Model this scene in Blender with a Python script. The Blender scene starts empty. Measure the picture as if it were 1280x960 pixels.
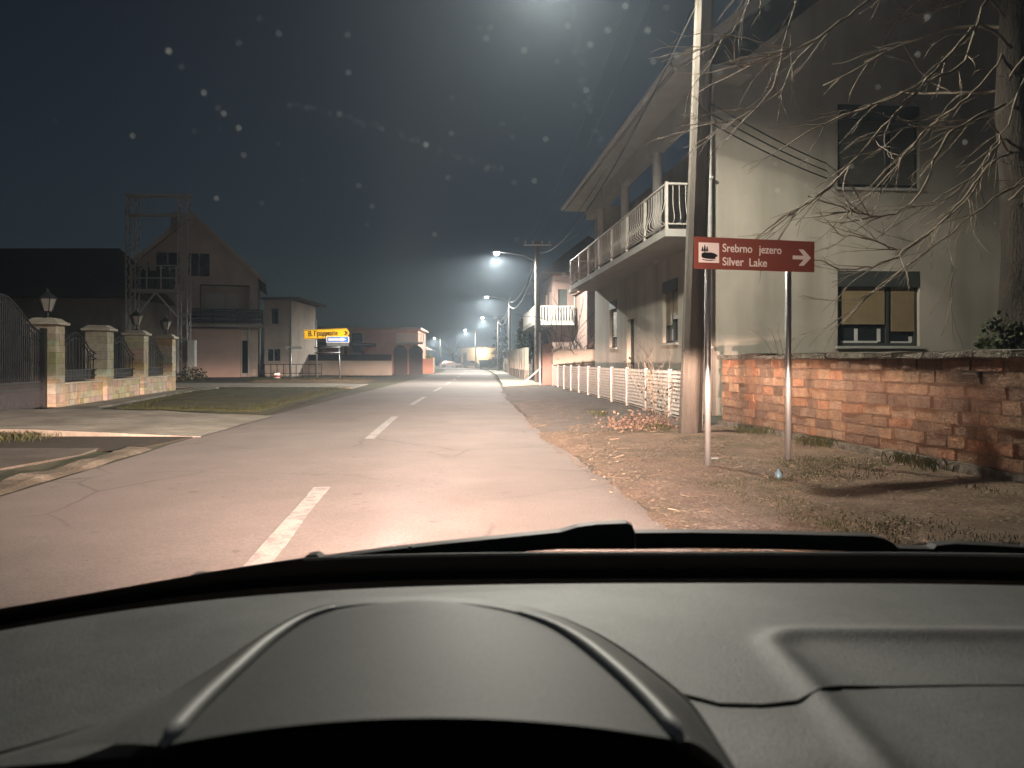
import bpy, bmesh, math, random
from mathutils import Vector, Matrix, noise as mnoise
R = math.radians
rnd = random.Random(7)
S = bpy.context.scene
COL = S.collection

# ------------------------------------------------------------------ camera, sky, exposure
EYE = 1.22
cam_d = bpy.data.cameras.new('camera')
cam = bpy.data.objects.new('camera', cam_d); COL.objects.link(cam)
cam.location = (0, 0, EYE); cam.rotation_euler = (R(90), 0, 0)
cam_d.sensor_width = 36; cam_d.lens = 27.0; cam_d.shift_y = -28 / 1280
cam_d.clip_start = 0.02; cam_d.clip_end = 3000
cam_d.dof.use_dof = True; cam_d.dof.focus_distance = 16.0; cam_d.dof.aperture_fstop = 7.5
S.camera = cam

W = bpy.data.worlds.new('World'); S.world = W; W.use_nodes = True
wn = W.node_tree.nodes; wl = W.node_tree.links
sky = wn.new('ShaderNodeTexSky'); sky.sky_type = 'NISHITA'; sky.sun_disc = False
sky.sun_elevation = R(20); sky.sun_rotation = R(200); sky.air_density = 1.0; sky.dust_density = 0.3; sky.ozone_density = 3.0
hsv = wn.new('ShaderNodeHueSaturation'); hsv.inputs['Saturation'].default_value = 0.8
wl.new(sky.outputs[0], hsv.inputs['Color'])
wl.new(hsv.outputs[0], wn['Background'].inputs['Color'])
wn['Background'].inputs['Strength'].default_value = 0.0026

S.view_settings.view_transform = 'Standard'; S.view_settings.look = 'None'
S.view_settings.exposure = 0.95; S.view_settings.gamma = 1.0; S.view_settings.use_curve_mapping = False
S.cycles.use_denoising = True
S.cycles.max_bounces = 6; S.cycles.diffuse_bounces = 3; S.cycles.glossy_bounces = 3
S.cycles.transparent_max_bounces = 12; S.cycles.volume_bounces = 0
S.cycles.sample_clamp_indirect = 4.0; S.cycles.sample_clamp_direct = 0.0
S.cycles.caustics_reflective = False; S.cycles.caustics_refractive = False

HAZE = 0.0015
# ------------------------------------------------------------------ helpers
def at(x, y, Y):
    """world point seen at photo pixel (x, y) at the distance Y ahead"""
    return Vector(((x - 640) / 960 * Y, Y, EYE - (y - 452) / 960 * Y))

def tag(o, label=None, cat=None, group=None, kind=None):
    if label: o['label'] = label
    if cat: o['category'] = cat
    if group: o['group'] = group
    if kind: o['kind'] = kind
    return o

def thing(name, label, cat, loc=(0, 0, 0), rz=0.0, group=None):
    o = bpy.data.objects.new(name, None); COL.objects.link(o)
    o.location = loc; o.rotation_euler = (0, 0, rz); o.empty_display_size = 0.3
    return tag(o, label, cat, group)

class MB:
    def __init__(self, M=None):
        self.v = []; self.f = []; self.c = []; self.M = M or Matrix.Identity(4)
    def add(self, vs, fs, col=None):
        n = len(self.v)
        self.v += [tuple(self.M @ Vector(p)) for p in vs]
        self.f += [tuple(i + n for i in f) for f in fs]
        self.c += [col or (1, 1, 1)] * len(fs)
        return self
    def box(self, x0, x1, y0, y1, z0, z1, col=None, jit=0.0):
        vs = [(x, y, z) for z in (z0, z1) for y in (y0, y1) for x in (x0, x1)]
        if jit: vs = [tuple(q + rnd.uniform(-jit, jit) for q in p) for p in vs]
        return self.add(vs, [(0, 2, 3, 1), (4, 5, 7, 6), (0, 1, 5, 4), (2, 6, 7, 3), (0, 4, 6, 2), (1, 3, 7, 5)], col)
    def frustum(self, x, y, z0, z1, a0, b0, a1, b1, col=None, dx=0, dy=0):
        vs = [(x + sx * a0, y + sy * b0, z0) for sy in (-1, 1) for sx in (-1, 1)] + \
             [(x + dx + sx * a1, y + dy + sy * b1, z1) for sy in (-1, 1) for sx in (-1, 1)]
        return self.add(vs, [(0, 2, 3, 1), (4, 5, 7, 6), (0, 1, 5, 4), (2, 6, 7, 3), (0, 4, 6, 2), (1, 3, 7, 5)], col)
    def bar(self, p, q, w, h=None, col=None, up=(0, 0, 1)):
        p, q = Vector(p), Vector(q); h = h or w
        d = (q - p)
        if d.length < 1e-6: return self
        d.normalize(); u = Vector(up)
        if abs(d.dot(u)) > 0.98: u = Vector((0, 1, 0))
        s = d.cross(u).normalized() * (w / 2); t = s.cross(d).normalized() * (h / 2)
        vs = [p - s - t, p + s - t, p + s + t, p - s + t, q - s - t, q + s - t, q + s + t, q - s + t]
        return self.add(vs, [(0, 1, 2, 3), (7, 6, 5, 4), (0, 4, 5, 1), (1, 5, 6, 2), (2, 6, 7, 3), (3, 7, 4, 0)], col)
    def tube(self, pts, rad, n=8, col=None, cap=True):
        pts = [Vector(p) for p in pts]
        if not isinstance(rad, (list, tuple)): rad = [rad] * len(pts)
        vs, fs = [], []
        ref = None
        for i, p in enumerate(pts):
            d = (pts[min(i + 1, len(pts) - 1)] - pts[max(i - 1, 0)])
            d = d.normalized() if d.length > 1e-9 else Vector((0, 0, 1))
            if ref is None:
                ref = Vector((0, 0, 1)) if abs(d.z) < 0.9 else Vector((1, 0, 0))
            s = d.cross(ref)
            if s.length < 1e-6: s = d.cross(Vector((0, 1, 0.1)))
            s.normalize(); t = d.cross(s).normalized(); ref = t.cross(d) if False else -t * -1
            ref = s.cross(d).normalized()
            for k in range(n):
                a = 2 * math.pi * k / n
                vs.append(p + (s * math.cos(a) + t * math.sin(a)) * rad[i])
        for i in range(len(pts) - 1):
            for k in range(n):
                fs.append((i * n + k, i * n + (k + 1) % n, (i + 1) * n + (k + 1) % n, (i + 1) * n + k))
        if cap:
            fs.append(tuple(range(n - 1, -1, -1))); b = (len(pts) - 1) * n
            fs.append(tuple(b + k for k in range(n)))
        return self.add(vs, fs, col)
    def lathe(self, prof, cx=0, cy=0, n=12, col=None):
        vs = [(cx + r * math.cos(2 * math.pi * k / n), cy + r * math.sin(2 * math.pi * k / n), z) for r, z in prof for k in range(n)]
        fs = [(i * n + k, i * n + (k + 1) % n, (i + 1) * n + (k + 1) % n, (i + 1) * n + k) for i in range(len(prof) - 1) for k in range(n)]
        fs.append(tuple(range(n - 1, -1, -1))); b = (len(prof) - 1) * n; fs.append(tuple(b + k for k in range(n)))
        return self.add(vs, fs, col)
    def prism(self, poly, d0, d1, col=None):
        """poly in (x, z), thick along y from d0 to d1"""
        n = len(poly)
        vs = [(x, d0, z) for x, z in poly] + [(x, d1, z) for x, z in poly]
        fs = [tuple(range(n)), tuple(range(2 * n - 1, n - 1, -1))] + [(i, i + n, (i + 1) % n + n, (i + 1) % n) for i in range(n)]
        return self.add(vs, fs, col)
    def slab(self, poly, z0, z1, col=None):
        n = len(poly)
        vs = [(p[0], p[1], z0) for p in poly] + [(p[0], p[1], z1) for p in poly]
        fs = [tuple(range(n - 1, -1, -1)), tuple(range(n, 2 * n))] + [(i, (i + 1) % n, (i + 1) % n + n, i + n) for i in range(n)]
        return self.add(vs, fs, col)
    def wall(self, x0, x1, z0, z1, y0, y1, holes=(), col=None):
        """wall in the x-z plane from depth y0 to y1 with rectangular holes (xa, xb, za, zb)"""
        xs = sorted({x0, x1} | {h[0] for h in holes} | {h[1] for h in holes})
        zs = sorted({z0, z1} | {h[2] for h in holes} | {h[3] for h in holes})
        inh = lambda x, z: any(h[0] < x < h[1] and h[2] < z < h[3] for h in holes)
        nx, nz = len(xs) - 1, len(zs) - 1
        G = [[not inh((xs[i] + xs[i + 1]) / 2, (zs[k] + zs[k + 1]) / 2) for k in range(nz)] for i in range(nx)]
        for i in range(nx):
            for k in range(nz):
                if not G[i][k]: continue
                a, b, c, d = xs[i], xs[i + 1], zs[k], zs[k + 1]
                self.add([(a, y0, c), (b, y0, c), (b, y0, d), (a, y0, d)], [(0, 1, 2, 3)], col)
                self.add([(a, y1, c), (b, y1, c), (b, y1, d), (a, y1, d)], [(3, 2, 1, 0)], col)
                for (di, dk, e) in ((-1, 0, [(a, c), (a, d)]), (1, 0, [(b, c), (b, d)]), (0, -1, [(a, c), (b, c)]), (0, 1, [(a, d), (b, d)])):
                    ii, kk = i + di, k + dk
                    if 0 <= ii < nx and 0 <= kk < nz and G[ii][kk]: continue
                    (p, q) = e
                    self.add([(p[0], y0, p[1]), (q[0], y0, q[1]), (q[0], y1, q[1]), (p[0], y1, p[1])], [(0, 1, 2, 3)], col)
        return self
    def build(self, name, mat, parent=None, smooth=False, loc=None, label=None, cat=None, group=None, kind=None):
        me = bpy.data.meshes.new(name)
        me.from_pydata(self.v, [], self.f)
        if any(c != (1, 1, 1) for c in self.c):
            at_ = me.color_attributes.new('Col', 'FLOAT_COLOR', 'CORNER')
            buf = []
            for poly, c in zip(me.polygons, self.c):
                buf += [c[0], c[1], c[2], 1.0] * poly.loop_total
            at_.data.foreach_set('color', buf)
        if smooth: me.polygons.foreach_set('use_smooth', [True] * len(me.polygons))
        me.materials.append(mat); me.update()
        o = bpy.data.objects.new(name, me); COL.objects.link(o)
        if parent: o.parent = parent
        if loc: o.location = loc
        return tag(o, label, cat, group, kind)

SIDE = Matrix(((0, 1, 0, 0), (1, 0, 0, 0), (0, 0, 1, 0), (0, 0, 0, 1)))   # wall() along y, facing -x
def at_xy(x=0, y=0, z=0): return Matrix.Translation((x, y, z))

# ------------------------------------------------------------------ materials
def mat(name, c1, c2=None, scale=4.0, rough=0.8, bump=0.0, bscale=None, detail=6, metal=0.0, spec=0.3,
        big=None, bigscale=0.5, bigamt=0.5, attr=False, stretch=(1, 1, 1), dist=0.02, fine=None):
    m = bpy.data.materials.new(name); m.use_nodes = True
    n = m.node_tree.nodes; l = m.node_tree.links
    b = n['Principled BSDF']; b.inputs['Roughness'].default_value = rough; b.inputs['Metallic'].default_value = metal
    b.inputs['Specular IOR Level'].default_value = spec
    tc = n.new('ShaderNodeTexCoord'); mp = n.new('ShaderNodeMapping'); mp.inputs['Scale'].default_value = stretch
    l.new(tc.outputs['Object'], mp.inputs['Vector'])
    def ns(sc, det=detail, ro=0.6):
        t = n.new('ShaderNodeTexNoise'); t.inputs['Scale'].default_value = sc; t.inputs['Detail'].default_value = det
        t.inputs['Roughness'].default_value = ro; l.new(mp.outputs[0], t.inputs['Vector']); return t
    c2 = c2 or tuple(x * 0.75 for x in c1)
    t = ns(scale)
    r = n.new('ShaderNodeValToRGB'); r.color_ramp.elements[0].position = 0.32; r.color_ramp.elements[1].position = 0.68
    r.color_ramp.elements[0].color = (*c2, 1); r.color_ramp.elements[1].color = (*c1, 1)
    l.new(t.outputs['Fac'], r.inputs['Fac'])
    out = r.outputs['Color']
    if big:
        tb = ns(bigscale, 5)
        rr = n.new('ShaderNodeValToRGB'); rr.color_ramp.elements[0].position = 0.42; rr.color_ramp.elements[1].position = 0.62
        rr.color_ramp.elements[0].color = (0, 0, 0, 1); rr.color_ramp.elements[1].color = (bigamt,) * 3 + (1,)
        l.new(tb.outputs['Fac'], rr.inputs['Fac'])
        mx = n.new('ShaderNodeMixRGB'); mx.inputs['Color2'].default_value = (*big, 1)
        l.new(rr.outputs['Color'], mx.inputs['Fac']); l.new(out, mx.inputs['Color1']); out = mx.outputs[0]
    if fine:
        tf = ns(fine[0], 2, 0.5)
        mf = n.new('ShaderNodeMixRGB'); mf.blend_type = 'MULTIPLY'; mf.inputs['Fac'].default_value = 1.0
        rf = n.new('ShaderNodeValToRGB'); rf.color_ramp.elements[0].position = 0.3; rf.color_ramp.elements[1].position = 0.7
        rf.color_ramp.elements[0].color = (1 - fine[1],) * 3 + (1,); rf.color_ramp.elements[1].color = (1, 1, 1, 1)
        l.new(tf.outputs['Fac'], rf.inputs['Fac']); l.new(out, mf.inputs['Color1']); l.new(rf.outputs[0], mf.inputs['Color2']); out = mf.outputs[0]
    if attr:
        a = n.new('ShaderNodeVertexColor'); a.layer_name = 'Col'
        mx = n.new('ShaderNodeMixRGB'); mx.blend_type = 'MULTIPLY'; mx.inputs['Fac'].default_value = 1.0
        l.new(out, mx.inputs['Color1']); l.new(a.outputs['Color'], mx.inputs['Color2']); out = mx.outputs[0]
    l.new(out, b.inputs['Base Color'])
    if bump:
        t2 = ns(bscale or scale * 4, 8)
        bp = n.new('ShaderNodeBump'); bp.inputs['Strength'].default_value = bump; bp.inputs['Distance'].default_value = dist
        l.new(t2.outputs['Fac'], bp.inputs['Height']); l.new(bp.outputs[0], b.inputs['Normal'])
    return m

def emit(name, col, strength):
    m = bpy.data.materials.new(name); m.use_nodes = True
    n = m.node_tree.nodes; b = n['Principled BSDF']
    b.inputs['Base Color'].default_value = (*col, 1)
    b.inputs['Emission Color'].default_value = (*col, 1); b.inputs['Emission Strength'].default_value = strength
    return m

def retro(name, col, gain=0.5, rough=0.18):
    """reflective sheeting: throws light back to where it came from"""
    m = bpy.data.materials.new(name); m.use_nodes = True
    n = m.node_tree.nodes; l = m.node_tree.links
    b = n['Principled BSDF']; b.inputs['Roughness'].default_value = 0.5
    tc = n.new('ShaderNodeTexCoord'); t = n.new('ShaderNodeTexNoise'); t.inputs['Scale'].default_value = 9
    l.new(tc.outputs['Object'], t.inputs['Vector'])
    r = n.new('ShaderNodeValToRGB'); r.color_ramp.elements[0].color = (*[x * 0.85 for x in col], 1); r.color_ramp.elements[1].color = (*col, 1)
    l.new(t.outputs['Fac'], r.inputs[0]); l.new(r.outputs[0], b.inputs['Base Color'])
    g = n.new('ShaderNodeBsdfGlossy'); g.inputs['Roughness'].default_value = rough
    l.new(r.outputs[0], g.inputs['Color'])
    geo = n.new('ShaderNodeNewGeometry'); l.new(geo.outputs['Incoming'], g.inputs['Normal'])
    mx = n.new('ShaderNodeMixShader'); mx.inputs[0].default_value = gain
    l.new(b.outputs[0], mx.inputs[1]); l.new(g.outputs[0], mx.inputs[2]); l.new(mx.outputs[0], n['Material Output'].inputs['Surface'])
    return m

def stains(m, col, amt, sx, sz, lo=0.5, hi=0.7):
    """vertical streaks of damp and dirt in the surface"""
    n = m.node_tree.nodes; l = m.node_tree.links; b = n['Principled BSDF']
    tc = n.new('ShaderNodeTexCoord'); mp = n.new('ShaderNodeMapping'); mp.inputs['Scale'].default_value = (sx, sx, sz)
    l.new(tc.outputs['Object'], mp.inputs[0])
    t = n.new('ShaderNodeTexNoise'); t.inputs['Scale'].default_value = 1.0; t.inputs['Detail'].default_value = 5; l.new(mp.outputs[0], t.inputs[0])
    r = n.new('ShaderNodeValToRGB'); r.color_ramp.elements[0].position = lo; r.color_ramp.elements[1].position = hi
    r.color_ramp.elements[0].color = (0, 0, 0, 1); r.color_ramp.elements[1].color = (amt,) * 3 + (1,)
    l.new(t.outputs['Fac'], r.inputs[0])
    mx = n.new('ShaderNodeMixRGB'); mx.inputs['Color2'].default_value = (*col, 1)
    src = b.inputs['Base Color'].links[0].from_socket
    l.new(r.outputs[0], mx.inputs['Fac']); l.new(src, mx.inputs['Color1']); l.new(mx.outputs[0], b.inputs['Base Color'])
    return m

M = {}
M['asphalt'] = mat('asphalt', (0.225, 0.192, 0.175), (0.18, 0.152, 0.138), 1.2, 0.85, 0.5, 130, big=(0.155, 0.13, 0.118), bigscale=0.35, bigamt=0.55, fine=(55, 0.28), dist=0.008)
M['old_asphalt'] = mat('old_asphalt', (0.14, 0.12, 0.10), (0.085, 0.075, 0.065), 1.5, 0.9, 0.5, 60, big=(0.07, 0.055, 0.04), bigscale=0.7, bigamt=0.7, fine=(60, 0.4))
M['paint'] = mat('paint', (0.50, 0.475, 0.445), (0.36, 0.34, 0.315), 9, 0.7, 0.3, 90, big=(0.19, 0.17, 0.16), bigscale=9, bigamt=0.8, fine=(70, 0.35))
M['ground'] = mat('ground', (0.11, 0.09, 0.065), (0.06, 0.05, 0.035), 2.0, 0.95, 0.6, 25, big=(0.05, 0.055, 0.025), bigscale=0.25, bigamt=0.7)
M['verge'] = mat('verge', (0.28, 0.185, 0.128), (0.165, 0.105, 0.072), 3.0, 0.95, 0.9, 30, big=(0.085, 0.08, 0.04), bigscale=0.9, bigamt=0.6, fine=(40, 0.5), dist=0.05)
M['track'] = mat('track', (0.17, 0.135, 0.112), (0.10, 0.078, 0.064), 2.2, 0.95, 0.7, 20, big=(0.17, 0.14, 0.12), bigscale=1.4, bigamt=0.5, fine=(45, 0.45), dist=0.03)
M['concrete'] = mat('concrete', (0.35, 0.315, 0.265), (0.25, 0.22, 0.18), 2.5, 0.9, 0.4, 40, big=(0.12, 0.105, 0.08), bigscale=0.8, bigamt=0.55, fine=(55, 0.3))
M['edging'] = mat('edging', (0.21, 0.175, 0.135), (0.11, 0.09, 0.065), 2.2, 0.95, 0.9, 22, big=(0.07, 0.058, 0.04), bigscale=1.3, bigamt=0.8, fine=(40, 0.4), dist=0.03)
M['mud'] = mat('mud', (0.05, 0.04, 0.03), (0.03, 0.025, 0.018), 4, 0.95, 0.8, 20)
M['lawn'] = mat('lawn', (0.058, 0.06, 0.024), (0.035, 0.04, 0.016), 3, 0.95, 0.8, 60, big=(0.085, 0.07, 0.04), bigscale=1.1, bigamt=0.6)
M['blade'] = mat('blade', (0.042, 0.05, 0.02), (0.03, 0.036, 0.015), 1.5, 0.8, attr=True)
M['leaf'] = mat('leaf', (1, 1, 1), (0.75, 0.75, 0.75), 2, 0.8, attr=True)
M['brick'] = stains(mat('brick', (1, 1, 1), (0.62, 0.6, 0.6), 7, 0.92, 0.9, 30, attr=True, fine=(60, 0.35), dist=0.03), (0.08, 0.055, 0.04), 0.38, 2.2, 0.45, 0.52, 0.64)
M['mortar'] = mat('mortar', (0.22, 0.15, 0.11), (0.12, 0.08, 0.055), 9, 0.95, 0.9, 40, dist=0.03)
M['coping'] = mat('coping', (0.2, 0.175, 0.14), (0.07, 0.06, 0.045), 9, 0.95, 1.0, 30, dist=0.04)
M['stone'] = mat('stone', (1, 1, 1), (0.72, 0.7, 0.68), 8, 0.85, 0.6, 30, attr=True)
M['stone_cap'] = mat('stone_cap', (0.46, 0.42, 0.34), (0.34, 0.31, 0.25), 5, 0.8, 0.3)
M['plaster'] = stains(mat('plaster', (0.40, 0.36, 0.30), (0.34, 0.305, 0.255), 1.3, 0.92, 0.35, 60, big=(0.28, 0.265, 0.21), bigscale=0.5, bigamt=0.55, dist=0.01), (0.2, 0.18, 0.145), 0.6, 1.4, 0.18, 0.46, 0.72)
M['render_pink'] = mat('render_pink', (0.38, 0.29, 0.24), (0.31, 0.235, 0.195), 1.2, 0.92, 0.3, 40, big=(0.24, 0.19, 0.16), bigscale=0.5, bigamt=0.5)
M['render_brown'] = mat('render_brown', (0.62, 0.52, 0.44), (0.52, 0.44, 0.375), 1.2, 0.92, 0.3, 40, big=(0.34, 0.29, 0.25), bigscale=0.5, bigamt=0.5)
M['render_rose'] = mat('render_rose', (0.22, 0.15, 0.125), (0.18, 0.12, 0.10), 1.2, 0.92, 0.3, 40, big=(0.13, 0.10, 0.085), bigscale=0.5, bigamt=0.5)
M['render_grey'] = mat('render_grey', (0.42, 0.375, 0.31), (0.34, 0.30, 0.25), 1.2, 0.92, 0.3, 40, big=(0.13, 0.115, 0.1), bigscale=0.6, bigamt=0.5)
M['render_porch'] = mat('render_porch', (0.6, 0.43, 0.36), (0.52, 0.37, 0.31), 1.2, 0.92, 0.3, 40)
M['render_red'] = mat('render_red', (0.48, 0.27, 0.21), (0.4, 0.22, 0.17), 1.2, 0.92, 0.3, 40)
M['render_tan'] = mat('render_tan', (0.42, 0.33, 0.23), (0.36, 0.28, 0.2), 1, 0.92, 0.3, 40)
M['soffit'] = mat('soffit', (0.37, 0.36, 0.325), (0.31, 0.30, 0.27), 2, 0.85, 0.2, 30)
M['dark_room'] = mat('dark_room', (0.03, 0.03, 0.03), (0.02, 0.02, 0.02), 2, 0.9)
M['roof'] = mat('roof', (0.13, 0.085, 0.065), (0.075, 0.052, 0.042), 3, 0.9, 0.8, 12, stretch=(1, 4, 1))
M['white_metal'] = mat('white_metal', (0.52, 0.50, 0.46), (0.42, 0.40, 0.36), 6, 0.5, 0.2, 40, big=(0.3, 0.2, 0.13), bigscale=5, bigamt=0.35)
M['steel'] = mat('steel', (0.4, 0.4, 0.39), (0.28, 0.28, 0.275), 7, 0.42, 0.15, 60, metal=0.75, stretch=(1, 1, 0.2))
M['dark_metal'] = mat('dark_metal', (0.035, 0.035, 0.037), (0.02, 0.02, 0.022), 6, 0.55, 0.2, 30)
M['lattice'] = mat('lattice', (0.52, 0.51, 0.49), (0.4, 0.39, 0.375), 6, 0.6, 0.2, 30, metal=0.1)
M['pole'] = stains(mat('pole', (0.115, 0.10, 0.082), (0.078, 0.068, 0.055), 3, 0.92, 0.8, 18, big=(0.06, 0.051, 0.041), bigscale=2.0, bigamt=0.5, stretch=(6, 6, 0.5), dist=0.03), (0.09, 0.075, 0.06), 0.6, 9, 0.3)
M['cable'] = mat('cable', (0.03, 0.03, 0.03), (0.02, 0.02, 0.02), 3, 0.6)
M['cable_pale'] = mat('cable_pale', (0.25, 0.25, 0.25), (0.18, 0.18, 0.18), 3, 0.5)
M['frame'] = mat('frame', (0.045, 0.05, 0.045), (0.03, 0.033, 0.03), 6, 0.6, 0.2, 30)
M['white_frame'] = mat('white_frame', (0.55, 0.54, 0.5), (0.45, 0.44, 0.41), 6, 0.5)
M['shutter'] = mat('shutter', (0.23, 0.175, 0.095), (0.18, 0.135, 0.075), 4, 0.6)
M['shutter_dull'] = mat('shutter_dull', (0.10, 0.095, 0.075), (0.08, 0.075, 0.06), 4, 0.6)
M['glass'] = mat('glass', (0.02, 0.024, 0.026), (0.012, 0.014, 0.016), 2, 0.08, spec=0.6)
M['curtain'] = mat('curtain', (0.5, 0.5, 0.48), (0.4, 0.4, 0.38), 5, 0.8)
M['bark'] = mat('bark', (0.045, 0.036, 0.027), (0.02, 0.016, 0.012), 5, 0.95, 1.0, 16, stretch=(2.5, 2.5, 0.6), dist=0.05)
M['twig'] = mat('twig', (0.22, 0.175, 0.125), (0.11, 0.088, 0.064), 8, 0.75, 0.5, 30)
M['evergreen'] = mat('evergreen', (0.05, 0.06, 0.025), (0.028, 0.036, 0.016), 3, 0.8, attr=True)
M['sign_brown'] = retro('sign_brown', (0.195, 0.052, 0.033), 0.16, 0.35)
M['sign_white'] = retro('sign_white', (0.72, 0.70, 0.67), 0.16, 0.35)
M['sign_yellow'] = retro('sign_yellow', (0.9, 0.58, 0.015), 0.2, 0.22)
M['sign_blue'] = retro('sign_blue', (0.03, 0.16, 0.5), 0.35, 0.22)
M['sign_pale'] = retro('sign_pale', (0.8, 0.8, 0.8), 0.25, 0.22)
M['sign_black'] = mat('sign_black', (0.015, 0.015, 0.017), (0.012, 0.012, 0.013), 8, 0.6)
M['sign_back'] = mat('sign_back', (0.25, 0.25, 0.24), (0.2, 0.2, 0.19), 5, 0.6)
M['red_paint'] = mat('red_paint', (0.5, 0.06, 0.04), (0.4, 0.05, 0.03), 6, 0.5)
M['lamp_grey'] = mat('lamp_grey', (0.35, 0.35, 0.35), (0.28, 0.28, 0.28), 6, 0.5)
M['lens'] = emit('lens', (0.95, 0.97, 1.0), 60)
M['lens_warm'] = emit('lens_warm', (1.0, 0.86, 0.66), 22)
M['milk_glass'] = mat('milk_glass', (0.33, 0.31, 0.28), (0.28, 0.27, 0.24), 4, 0.4)
M['dash'] = mat('dash', (0.135, 0.143, 0.139), (0.113, 0.120, 0.117), 9, 0.53, 0.6, 430, fine=(330, 0.4), big=(0.185, 0.19, 0.183), bigscale=7.0, bigamt=0.9, spec=0.5, dist=0.0016)
M['dash_trim'] = mat('dash_trim', (0.52, 0.53, 0.515), (0.44, 0.45, 0.435), 14, 0.5, 0.2, 200, spec=0.4, dist=0.001)
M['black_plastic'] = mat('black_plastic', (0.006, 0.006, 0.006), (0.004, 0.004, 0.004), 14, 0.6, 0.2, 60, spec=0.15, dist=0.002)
M['rubber'] = mat('rubber', (0.018, 0.018, 0.019), (0.012, 0.012, 0.013), 20, 0.55, 0.3, 80, dist=0.002, spec=0.35)
M['car_paint'] = mat('car_paint', (0.02, 0.02, 0.022), (0.016, 0.016, 0.018), 3, 0.25)
M['dumpster'] = mat('dumpster', (0.05, 0.055, 0.05), (0.035, 0.04, 0.035), 4, 0.6)

# fine printed grid on the instrument hood
hm = M['hood'] = mat('hood', (0.15, 0.156, 0.15), (0.13, 0.136, 0.131), 9, 0.62, 0.0, fine=(380, 0.3), spec=0.32)
n_ = hm.node_tree.nodes; l_ = hm.node_tree.links
tc_ = n_.new('ShaderNodeTexCoord'); hs_ = []
for rot in ((0, 0, 0), (0, 0, R(90))):
    mp_ = n_.new('ShaderNodeMapping'); mp_.inputs['Rotation'].default_value = rot; l_.new(tc_.outputs['Object'], mp_.inputs[0])
    w_ = n_.new('ShaderNodeTexWave'); w_.inputs['Scale'].default_value = 75; w_.inputs['Distortion'].default_value = 0; l_.new(mp_.outputs[0], w_.inputs[0]); hs_.append(w_)
ma_ = n_.new('ShaderNodeMath'); ma_.operation = 'ADD'; l_.new(hs_[0].outputs['Fac'], ma_.inputs[0]); l_.new(hs_[1].outputs['Fac'], ma_.inputs[1])
bp_ = n_.new('ShaderNodeBump'); bp_.inputs['Strength'].default_value = 0.035; bp_.inputs['Distance'].default_value = 0.001
l_.new(ma_.outputs[0], bp_.inputs['Height']); l_.new(bp_.outputs[0], n_['Principled BSDF'].inputs['Normal'])

def cracks(m, scale, col, width, amt):
    n = m.node_tree.nodes; l = m.node_tree.links; b = n['Principled BSDF']
    tc = n.new('ShaderNodeTexCoord'); nz = n.new('ShaderNodeTexNoise'); nz.inputs['Scale'].default_value = 1.3; nz.inputs['Detail'].default_value = 6; l.new(tc.outputs['Object'], nz.inputs[0])
    mv = n.new('ShaderNodeMixRGB'); mv.inputs['Fac'].default_value = 0.18; l.new(tc.outputs['Object'], mv.inputs['Color1']); l.new(nz.outputs['Color'], mv.inputs['Color2'])
    v = n.new('ShaderNodeTexVoronoi'); v.feature = 'DISTANCE_TO_EDGE'; v.inputs['Scale'].default_value = scale; l.new(mv.outputs[0], v.inputs[0])
    r = n.new('ShaderNodeValToRGB'); r.color_ramp.elements[0].position = 0.0; r.color_ramp.elements[1].position = width
    r.color_ramp.elements[0].color = (amt,) * 3 + (1,); r.color_ramp.elements[1].color = (0, 0, 0, 1); l.new(v.outputs['Distance'], r.inputs[0])
    n2 = n.new('ShaderNodeTexNoise'); n2.inputs['Scale'].default_value = 0.35; l.new(tc.outputs['Object'], n2.inputs[0])
    r2 = n.new('ShaderNodeValToRGB'); r2.color_ramp.elements[0].position = 0.48; r2.color_ramp.elements[1].position = 0.6; l.new(n2.outputs['Fac'], r2.inputs[0])
    mu = n.new('ShaderNodeMath'); mu.operation = 'MULTIPLY'; l.new(r.outputs[0], mu.inputs[0]); l.new(r2.outputs[0], mu.inputs[1])
    n3 = n.new('ShaderNodeTexNoise'); n3.inputs['Scale'].default_value = 6; n3.inputs['Detail'].default_value = 4; l.new(tc.outputs['Object'], n3.inputs[0])
    r3 = n.new('ShaderNodeValToRGB'); r3.color_ramp.elements[0].position = 0.66; r3.color_ramp.elements[1].position = 0.72; r3.color_ramp.elements[1].color = (.5, .5, .5, 1); l.new(n3.outputs['Fac'], r3.inputs[0])
    mx_ = n.new('ShaderNodeMath'); mx_.operation = 'MAXIMUM'; l.new(mu.outputs[0], mx_.inputs[0]); l.new(r3.outputs[0], mx_.inputs[1])
    mx = n.new('ShaderNodeMixRGB'); mx.inputs['Color2'].default_value = (*col, 1); src = b.inputs['Base Color'].links[0].from_socket
    l.new(mx_.outputs[0], mx.inputs['Fac']); l.new(src, mx.inputs['Color1']); l.new(mx.outputs[0], b.inputs['Base Color'])
cracks(M['asphalt'], 0.55, (0.075, 0.065, 0.06), 0.012, 0.7)
def clear_glass(name, tint):
    m = bpy.data.materials.new(name); m.use_nodes = True
    n = m.node_tree.nodes; l = m.node_tree.links
    t = n.new('ShaderNodeBsdfTransparent'); t.inputs['Color'].default_value = (*tint, 1)
    l.new(t.outputs[0], n['Material Output'].inputs['Surface']); return m
M['windscreen'] = clear_glass('windscreen', (0.96, 0.975, 0.97))
dm = M['dust'] = bpy.data.materials.new('dust'); dm.use_nodes = True
tr_ = dm.node_tree.nodes.new('ShaderNodeBsdfTranslucent'); tr_.inputs['Color'].default_value = (0.95, 0.95, 0.92, 1)
tp_ = dm.node_tree.nodes.new('ShaderNodeBsdfTransparent'); mx_ = dm.node_tree.nodes.new('ShaderNodeMixShader'); mx_.inputs[0].default_value = 0.8
dm.node_tree.links.new(tp_.outputs[0], mx_.inputs[1]); dm.node_tree.links.new(tr_.outputs[0], mx_.inputs[2])
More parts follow.
